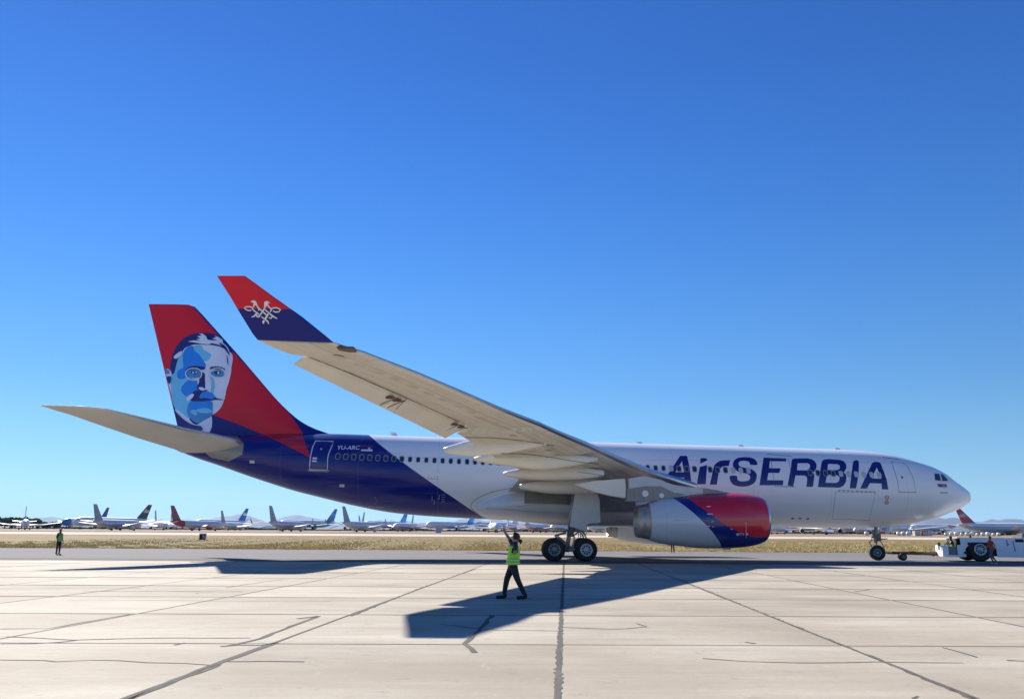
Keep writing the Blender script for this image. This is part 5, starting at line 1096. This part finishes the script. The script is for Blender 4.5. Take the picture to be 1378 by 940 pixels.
# ================================================================== PARKED AIRLINERS
def fplane(kind, d, tail, nose, label, body, belly, tailc, toward=1, finc2=None, eng=None, nosec=None, nofin=False, rear=None, stripe=None, cat='airplane', group='stored airliners parked across the field', ang=None, wlet=False):
    W = {'n': dict(L=39, r=1.95, zc=3.35, span=34, fin=12.4, ch=6.5, ne=1), 'w': dict(L=59, r=2.85, zc=5.0, span=60, fin=17.2, ch=10, ne=1), 'j': dict(L=70, r=3.6, zc=5.0, span=64, fin=18.4, ch=13, ne=2), 's': dict(L=33, r=1.95, zc=3.35, span=34, fin=11.8, ch=6, ne=1)}[kind]
    Y = CP.y+d; T = at(tail, 716, Y); N_ = at(nose, 716, Y); L = W['L']; dxp = N_.x-T.x
    mid = at((tail+nose)/2, 716, Y); mid = Vector((mid.x, Y, gz(Y))); best = (1e9, 0)
    for k in range(720):
        a_ = k*math.pi/360; D_ = Vector((math.cos(a_), math.sin(a_), 0))*L/2
        if D_.dot(CP-mid)*toward < 0: continue
        pn = mid+D_-CP; pt = mid-D_-CP; e_ = abs(CF*(pn.dot(RT)/pn.dot(FW)-pt.dot(RT)/pt.dot(FW))-(nose-tail))
        if e_ < best[0]: best = (e_, a_)
    th = best[1]
    o = thing('parked_airliner', label, cat, mid, th, group)
    r, zc = W['r'], W['zc']; h = L/2; rings = []; n_ = 20; mi = []
    prof = [(h, .02, zc-.5*r), (h-.25, .28*r, zc-.45*r), (h-1, .55*r, zc-.32*r), (h-2.2, .78*r, zc-.17*r), (h-4.2, .95*r, zc-.04*r), (h-6.5, r, zc), (h*.5, r, zc), (0, r, zc), (-h*.35, r, zc), (-h*.55, .95*r, zc+.05*r), (-h*.72, .74*r, zc+.24*r), (-h*.87, .45*r, zc+.46*r), (-h*.97, .17*r, zc+.6*r), (-h, .08*r, zc+.62*r)]
    for x, q, z in prof: rings.append([(x, q*math.cos(t), z+q*math.sin(t)) for t in np.linspace(0, 2*math.pi, n_, endpoint=False)])
    V, F = loft(rings)
    def c_at(f):
        c = sum((Vector(V[i]) for i in f), Vector((0, 0, 0)))/len(f)
        if nosec and c.x > h-8: return 2
        if rear and c.x < -h*.52-(c.z-zc)*.5: return 3
        if stripe and abs(c.z-(zc+.1)) < .35*r: return 4
        return 1 if c.z < zc-.15*r else 0  # grey bellies put the blue-grey shading of white bodies into the colour
    fixn(mesh('fuselage', V, F, [body, belly, nosec or body, rear or body, stripe or body], o, True, rel=True, mi=[c_at(f) for f in F]))
    # cabin windows, one dark line of panes each side
    bm = bmesh.new(); X_ = -h*.5
    while X_ < h-5:
        for sg in (-1, 1): yy = sg*(r*.985); box(bm, (X_, yy-.04, zc+.22*r), (X_+.28, yy+.04, zc+.22*r+.38))
        X_ += 1.05
    wo_ = finish(bm, 'cabin_windows', m_rim, o, rel=True); wo_['kind'] = 'stuff'
    bm = bmesh.new(); box(bm, (h-2.9, -r*.62, zc+.22*r), (h-2.1, r*.62, zc+.45*r)); finish(bm, 'cockpit_windows', m_dark, o, rel=True)
    sp, ch = W['span']/2, W['ch']
    for sg in (-1, 1):
        rg = []
        for y, xl, xt, z, t in ((r*.6, .12*L, .12*L-ch, zc-.62*r, .8), (sp*.38, .12*L-sp*.38*.5, .12*L-ch+.2, zc-.45*r, .5), (sp*.96, .12*L-sp*.57, .12*L-sp*.57-ch*.26, zc-.62*r+sp*.10, .14), (sp, .12*L-sp*.62, .12*L-sp*.6-ch*.24, zc-.62*r+sp*.105, .05)):
            rg.append([(xl, sg*y, z), (xl-.3*(xl-xt), sg*y, z+t), (xt, sg*y, z+.02), (xt, sg*y, z-.02), (xl-.3*(xl-xt), sg*y, z-t*.6)])
        V, F = loft(rg); wg_ = fixn(mesh('wing', V, F, belly, o, rel=True))
        if wlet:
            V, F = loft([[(.12*L-sp*.60, sg*sp-.04, zc+.12*sp-.62*r), (.12*L-sp*.60, sg*sp+.04, zc+.12*sp-.62*r), (.12*L-sp*.60-ch*.25, sg*sp+.04, zc+.12*sp-.62*r), (.12*L-sp*.60-ch*.25, sg*sp-.04, zc+.12*sp-.62*r)],
                         [(.12*L-sp*.60-1.6, sg*sp+sg*.5-.03, zc+.12*sp-.62*r+2.3), (.12*L-sp*.60-1.6, sg*sp+sg*.5+.03, zc+.12*sp-.62*r+2.3), (.12*L-sp*.60-2.3, sg*sp+sg*.5+.03, zc+.12*sp-.62*r+2.3), (.12*L-sp*.60-2.3, sg*sp+sg*.5-.03, zc+.12*sp-.62*r+2.3)]]); fixn(mesh('winglet', V, F, tailc, wg_, rel=True))
        rg = []
        for y, xl, xt, z, t in ((r*.15, -h*.80, -h*.80-ch*.55, zc+.38*r, .3), (sp*.34, -h*.80-sp*.22, -h*.80-sp*.22-ch*.25, zc+.38*r+sp*.04, .06)):
            rg.append([(xl, sg*y, z), (xl-.3*(xl-xt), sg*y, z+t), (xt, sg*y, z), (xl-.3*(xl-xt), sg*y, z-t)])
        V, F = loft(rg); fixn(mesh('tailplane', V, F, belly, o, rel=True))
        for k in range(W['ne']):
            ey = sp*(.34+.3*k); ex = .12*L-ey*.52+1.6; ez = zc-.62*r-r*.62+ey*.06; er = r*.48; V, F = loft([[(ex+a_, sg*ey+er*b_*math.cos(t), ez+er*b_*math.sin(t)) for t in np.linspace(0, 2*math.pi, 14, endpoint=False)] for a_, b_ in ((.9, .78), (1.2, .92), (.6, 1), (-1, .96), (-2.6, .62), (-2.6, .3))])
            e_ = fixn(mesh('engine', V, F, eng or belly, o, True, rel=True)); bm = bmesh.new(); cyl(bm, (ex+1.1, sg*ey, ez), (ex+1.22, sg*ey, ez), er*.8, n=14); finish(bm, 'intake', m_dark, e_, rel=True)
            bm = bmesh.new(); box(bm, (ex-2.2, sg*ey-.12, ez+er*.6), (ex+.4, sg*ey+.12, ez+er*1.5)); finish(bm, 'pylon', belly, o, rel=True)
    if not nofin:
        f0 = zc+r*.7; f1 = W['fin']; fh = f1-f0; P_ = [(-h*.985, f1), (-h*.985+fh*.26, f1), (-h*.62-(.0), f0+fh*.04), (-h*.52, f0+r*.25), (-h*.55, f0-.3), (-h*.93, f0-.3)]
        wf = 1.12 if kind == 'j' else 1.; P_ = [(-h-.6, f1), (-h-.6+fh*.30*wf, f1), (-h*.63, f0+fh*.08), (-h*.52, f0+r*.18), (-h*.56, f0-.4), (-h*.9, f0-.4)]
        fn_ = prism('tail_fin', P_, -.16, .16, tailc, None)
        fn_.parent = o
        if finc2:
            a = .45; Q_ = [(-h*.9+(-h-.6+h*.9)*a+.05, f0+fh*a), (-h*.66+(-h-.6+fh*.27+h*.66)*a-.15, f0+fh*a), (-h*.66+(-h-.6+fh*.27+h*.66)*(a+.25)-.2, f0+fh*(a+.25)), (-h*.9+(-h-.6+h*.9)*(a+.12)+.1, f0+fh*(a+.12))]
            q_ = prism('tail_emblem', Q_, -.19, .19, finc2, None); q_.parent = fn_
    for x, y in ((h-5.5, 0), (-.02*L, -r*1.25), (-.02*L, r*1.25)):
        gr = r*.27; gg = bpy.data.objects.new('landing_gear', None); COL.objects.link(gg); gg.parent = o
        bm = bmesh.new(); cyl(bm, (x, y, gr), (x, y, zc-r*.7), .13*r/2, n=6); finish(bm, 'strut', m_gmetal, gg, rel=True)
        for dx_ in ((-.5, .5) if kind in 'wj' and y else (0,)):
            bm = bmesh.new(); cyl(bm, (x+dx_*gr*2.2, y-.35, gr), (x+dx_*gr*2.2, y+.35, gr), gr, n=14); finish(bm, 'wheel', m_black, gg, rel=True)
    return o
K = dict
fm = lambda n, c, **k: mat('far_'+n, c, .4, **k)
fw = fm('white', (.86, .87, .88)); fg = fm('pale_grey', (.64, .66, .70)); fbl = fm('blue', (.03, .18, .55)); fdb = fm('dark_blue', (.015, .06, .22)); fte = fm('teal', (.06, .28, .32)); fr_ = fm('brick_red', (.30, .07, .06)); frd = fm('red', (.42, .03, .05))
fgr = fm('grey_fin', (.30, .32, .37)); fnv = fm('near_black', (.05, .04, .06)); fcr = fm('cream', (.55, .47, .36)); flb = fm('light_blue', (.10, .40, .80)); fdg = fm('dull_grey', (.42, .45, .50)); fpk = fm('dusty_pink', (.5, .33, .36))
G1 = 'stored airliners parked across the field'
for a in (
 K(kind='n', d=440, tail=31, nose=33, label='all white airliner facing the camera at far left in front of the trees', body=fw, belly=fg, tailc=fg, toward=1),
 K(kind='w', d=650, tail=144, nose=84, label='airliner with a deep blue nose and a blue fin, left background', body=fw, belly=fg, tailc=fdb, nosec=fbl, toward=1),
 K(kind='w', d=560, tail=202, nose=99, label='white airliner whose dark fin carries a cream and orange emblem', body=fw, belly=fg, tailc=fnv, finc2=fcr, toward=1),
 K(kind='n', d=425, tail=124, nose=190, label='grey tailed airliner overlapping the one with the dark emblem fin', body=fg, belly=fdg, tailc=fgr, toward=-1),
 K(kind='n', d=520, tail=206, nose=222, label='small white airliner with thin grey fin behind the red one, facing the camera', body=fw, belly=fg, tailc=fgr, toward=1),
 K(kind='n', d=640, tail=228, nose=238, label='farther white airliner whose fin tip shows just left of the red fin', body=fw, belly=fg, tailc=fgr, toward=1),
 K(kind='n', d=440, tail=229, nose=300, label='airliner with a brick red fin, red rear belly and red engines', body=fg, belly=fg, tailc=fr_, rear=frd, eng=frd, toward=-1),
 K(kind='w', d=650, tail=333, nose=262, label='white airliner with a bright blue fin patterned in white', body=fw, belly=fg, tailc=fbl, finc2=fw, toward=1),
 K(kind='n', d=560, tail=296, nose=328, label='small white airliner with thin grey fin just in front of the blue patterned fin', body=fw, belly=fg, tailc=fgr, toward=-1),
 K(kind='n', d=430, tail=362, nose=412, label='pale airliner with slim grey fin, nearest one left of the teal bellied one', body=fg, belly=fdg, tailc=fgr, toward=-1, wlet=True),
 K(kind='w', d=650, tail=453, nose=375, label='white airliner with a striped blue fin and teal rear body', body=fw, belly=fte, tailc=fbl, finc2=flb, rear=fte, toward=1),
 K(kind='n', d=430, tail=461, nose=512, label='pale airliner with slim grey fin, right of the teal bellied one', body=fg, belly=fg, tailc=fgr, toward=-1, wlet=True),
 K(kind='n', d=720, tail=482, nose=500, label='distant airliner whose left leaning fin is half of a pair forming a V', body=fw, belly=fg, tailc=fgr, toward=-1),
 K(kind='w', d=760, tail=490, nose=470, label='distant airliner whose right leaning fin is half of a pair forming a V', body=fw, belly=fg, tailc=fgr, toward=1),
 K(kind='w', d=680, tail=549, nose=490, label='airliner with a sky blue fin under the rear of the big jet', body=fw, belly=fg, tailc=flb, finc2=fbl, toward=1),
 K(kind='n', d=640, tail=556, nose=540, label='airliner with a slim dark fin just right of the sky blue fin', body=fw, belly=fg, tailc=fgr, toward=1),
 K(kind='s', d=520, tail=562, nose=530, label='short white airliner with a pink lower nose and no tail fin', body=fw, belly=fpk, tailc=fw, toward=1, nofin=True),
 K(kind='w', d=690, tail=641, nose=574, label='white airliner with sky blue swirls on its fin and rear body', body=fw, belly=fg, tailc=flb, rear=flb, finc2=fdb, toward=1),
 K(kind='n', d=470, tail=659, nose=668, label='white airliner seen nose on, just left of the marshaller', body=fw, belly=fg, tailc=fg, toward=1),
 K(kind='w', d=720, tail=700, nose=640, label='long white airliner in the row behind the marshaller', body=fw, belly=fg, tailc=fw, toward=1),
 K(kind='n', d=560, tail=683, nose=694, label='white finned airliner directly behind the marshaller raised hand', body=fw, belly=fpk, tailc=fw, toward=-1),
 K(kind='n', d=500, tail=706, nose=740, label='white airliner with dusty pink belly just right of the marshaller', body=fw, belly=fpk, tailc=fw, toward=-1),
 K(kind='n', d=540, tail=765, nose=742, label='grey bellied airliner left of the main wheels', body=fw, belly=fdg, tailc=fg, toward=1),
 K(kind='n', d=600, tail=790, nose=824, label='white airliner seen between the main wheels and the engine', body=fw, belly=fg, tailc=fw, toward=-1),
 K(kind='n', d=520, tail=1066, nose=1034, label='white airliner just right of the near engine intake', body=fw, belly=fg, tailc=fw, toward=1, nofin=True),
 K(kind='w', d=640, tail=1110, nose=1066, label='white airliner with mauve underside below the fuselage name', body=fw, belly=fpk, tailc=fw, toward=1, nofin=True),
 K(kind='w', d=470, tail=1096, nose=1112, label='large bright white airliner nose pointing at the camera, left of the nose gear', body=fw, belly=fw, tailc=fw, toward=1, nofin=True),
 K(kind='w', d=620, tail=1117, nose=1163, label='white airliner whose long body ends at the nose gear', body=fw, belly=fg, tailc=fw, toward=-1, nofin=True),
 K(kind='n', d=600, tail=1180, nose=1150, label='mauve shaded airliner partly behind the nose gear', body=fw, belly=fpk, tailc=fw, toward=1, nofin=True),
 K(kind='w', d=600, tail=1226, nose=1196, label='white airliner with a brown and white fin right of the nose gear', body=fw, belly=fw, tailc=fr_, finc2=fw, toward=1),
 K(kind='w', d=640, tail=1288, nose=1226, label='white airliner with red lower rear, under the nose of the big jet', body=fw, belly=fdg, tailc=fw, rear=fpk, toward=1, nofin=True),
 K(kind='j', d=575, tail=1290, nose=1418, label='large grey jet with a tall crimson tail fin at the right edge', body=fw, belly=fdg, tailc=frd, finc2=fpk, toward=-1, stripe=fdg, group=None),
 K(kind='w', d=620, tail=1330, nose=1400, label='white airliner whose body shows at the right edge beyond the crimson finned jet', body=fw, belly=fg, tailc=fw, toward=-1, nofin=True),
): fplane(**a)
# parked ground vehicles and stores by the airliners on the right
for px, y_, w3, c, lab in ((1233, 330, 2.6, fcr, 'tan container left of the brown one below the jet nose'), (1243, 330, 3.0, fr_, 'brown container right of the tan one below the jet nose'), (1250, 340, 2.2, fg, 'grey container at the right end of the pair below the jet nose'), (590, 330, 2.6, fdg, 'grey hut with a pointed top below the belly of the big jet')):
    p = at(px, 716, y_); z = gz(y_); t = thing('storage_container', lab, 'container', (p.x, y_, z)); bm = bmesh.new(); box(bm, (p.x-w3/2, y_-1.2, z), (p.x+w3/2, y_+1.2, z+2.3), bev=.05); finish(bm, 'box', c, t)
    if px == 590: prism('roof', [(p.x-1.6, z+2.3), (p.x+1.6, z+2.3), (p.x, z+3.9)], y_-1.3, y_+1.3, c, t)
    else:
        bm = bmesh.new(); box(bm, (p.x-w3*.38, y_-1.25, z+.2), (p.x+w3*.38, y_-1.2, z+2.0)); finish(bm, 'door', m_gmetal, t)
# row of white covered engines on stands
def drum(px, y_, sz, lab):
    p = at(px, 716, y_); z = gz(y_); t = thing('covered_engine', lab, 'covered engine', (p.x, y_, z), 0, 'white covered engines in a row')
    bm = bmesh.new(); cyl(bm, (p.x-sz, y_, z+.5+sz), (p.x+sz, y_, z+.5+sz), sz*.8, sz*.95, 14); finish(bm, 'cover', fw, t, True)
    bm = bmesh.new(); box(bm, (p.x-sz*.9, y_-.6, z+.2), (p.x+sz*.9, y_+.6, z+.5)); finish(bm, 'stand', m_dmetal, t)
RW = ('leftmost', 'second', 'third', 'fourth', 'fifth', 'sixth', 'seventh', 'eighth', 'ninth', 'tenth', 'eleventh')
for k in range(11): drum(1272.5+k*7.1, 322+(k % 3)*2, .56+.12*((k*7) % 3), '%s white covered engine from the left in the row before the crimson finned jet' % RW[k])
for k, px in enumerate((1166, 1209, 1215, 1222)): drum(px, 318, .75, ('lone white covered engine just left of the nose gear', 'first small white cover right of the nose gear', 'second small white cover right of the nose gear', 'third small white cover right of the nose gear')[k])

# ================================================================== TREES at far left
m_leaf, nt, b = newmat('tree_leaves'); c = mix(nt, ramp(nt, noise(nt, wpos(nt), .5, 4), .35, .65), (.035, .055, .025), (.07, .095, .04)); nt.links.new(c, b.inputs['Base Color']); b.inputs['Roughness'].default_value = .8
m_bark = mat('bark', (.09, .07, .05), .9)
def tree(px, d, h_, w_, lab):
    Y = CP.y+d; p = at(px, 716, Y); z = gz(Y); t = thing('tree', lab, 'tree', (p.x, Y, z), 0, 'dark trees beyond the field at far left')
    bm = bmesh.new(); cyl(bm, (p.x, Y, z), (p.x+.3, Y, z+h_*.5), .5, .3, 8)
    for k in range(4): a = k*1.7; cyl(bm, (p.x+.2, Y, z+h_*.3), (p.x+math.cos(a)*w_*.3, Y+math.sin(a)*w_*.3, z+h_*.7), .25, .08, 6)
    finish(bm, 'trunk', m_bark, t)
    n_ = 1500; V = np.empty((n_, 3, 3)); cl = [(rng.normal(0, w_*.26), rng.normal(0, w_*.25), h_*rng.uniform(.35, .85), rng.uniform(.14, .26)*w_) for _ in range(11)]
    for i in range(n_):
        cx, cy, cz, cr = cl[i % 11]; u_ = rng.normal(0, 1, 3); u_ /= np.linalg.norm(u_); c0_ = np.array([p.x+cx, Y+cy, z+cz])+u_*cr*rng.uniform(.6, 1.05)*np.array([1, 1, .8])
        a_ = rng.normal(0, 1, (2, 3))*.36; V[i, 0] = c0_-a_[0]; V[i, 1] = c0_+a_[0]; V[i, 2] = c0_+a_[1]*1.7
    V = V.reshape(-1, 3); V[:, 2] = np.maximum(V[:, 2], z+.3)
    mesh('crown', [tuple(v) for v in V], [(3*i, 3*i+1, 3*i+2) for i in range(n_)], m_leaf, t)
TL = ('broad dark tree at the left edge of the photo', 'dark tree second from the left edge', 'lower dark tree with a rounded top, third from the left', 'dark tree just left of the white airliner fin', 'dark tree right behind the white airliner fin', 'wide dark tree right of the white airliner fin', 'rounded dark tree before the low hill', 'small dark tree that ends the left clump', 'low dark tree left of the blue nosed airliner', 'low dark tree just before the blue nosed airliner')
for (px, h_, w_), lab in zip(((-3, 8.6, 9), (5, 8.2, 7), (12, 8.4, 7), (19, 9.6, 9), (28, 8.8, 8), (35, 8.2, 8), (43, 7.8, 8.5), (51, 6.2, 6), (62, 4.6, 5), (72, 4.9, 7)), TL): tree(px, 610+((px*37) % 20), h_, w_, lab)
tree(-14, 600, 9, 9, 'dark tree cut by the left edge of the photo')
# low scrub line behind the parked airliners
N = 26000; X = rng.uniform(-420, 520, N); Y = rng.uniform(620, 660, N); hh = .6+.8*np.clip(np.sin(X*.05)+np.sin(X*.13+1)+rng.normal(0, .4, N), -.5, 2); Z = np.array([gz(y) for y in Y])+rng.uniform(0, 1, N)*np.maximum(hh, .2)
P = np.empty((N, 3, 3)); P[:, 0] = np.c_[X-.5, Y, Z]; P[:, 1] = np.c_[X+.5, Y, Z]; P[:, 2] = np.c_[X+rng.normal(0, .4, N), Y, Z+.7]
me = bpy.data.meshes.new('scrub'); me.vertices.add(3*N); me.vertices.foreach_set('co', P.reshape(-1)); me.loops.add(3*N); me.loops.foreach_set('vertex_index', np.arange(3*N)); me.polygons.add(N); me.polygons.foreach_set('loop_start', np.arange(0, 3*N, 3)); me.polygons.foreach_set('loop_total', np.full(N, 3)); me.update(); me.materials.append(m_leaf)
o = bpy.data.objects.new('scrub', me); COL.objects.link(o); tag(o, 'low dark scrub line behind the parked airliners', 'scrub'); o['kind'] = 'stuff'

# ================================================================== HAZE
bm = bmesh.new(); box(bm, (-17000, -450, -1.5), (17000, 20500, 560)); me = bpy.data.meshes.new('haze'); bm.to_mesh(me); bm.free()
hz = bpy.data.objects.new('haze', me); COL.objects.link(hz); hz['kind'] = 'stuff'; tag(hz, 'pale air softening the far field and the hills', 'haze')
m = bpy.data.materials.new('haze'); m.use_nodes = True; nt = m.node_tree; nt.nodes.clear(); ov = nt.nodes.new('ShaderNodeOutputMaterial'); pv = nt.nodes.new('ShaderNodeVolumePrincipled')
pv.inputs['Color'].default_value = (.42, .66, 1, 1); pv.inputs['Density'].default_value = .000032; pv.inputs['Anisotropy'].default_value = .1; nt.links.new(pv.outputs[0], ov.inputs['Volume']); me.materials.append(m)
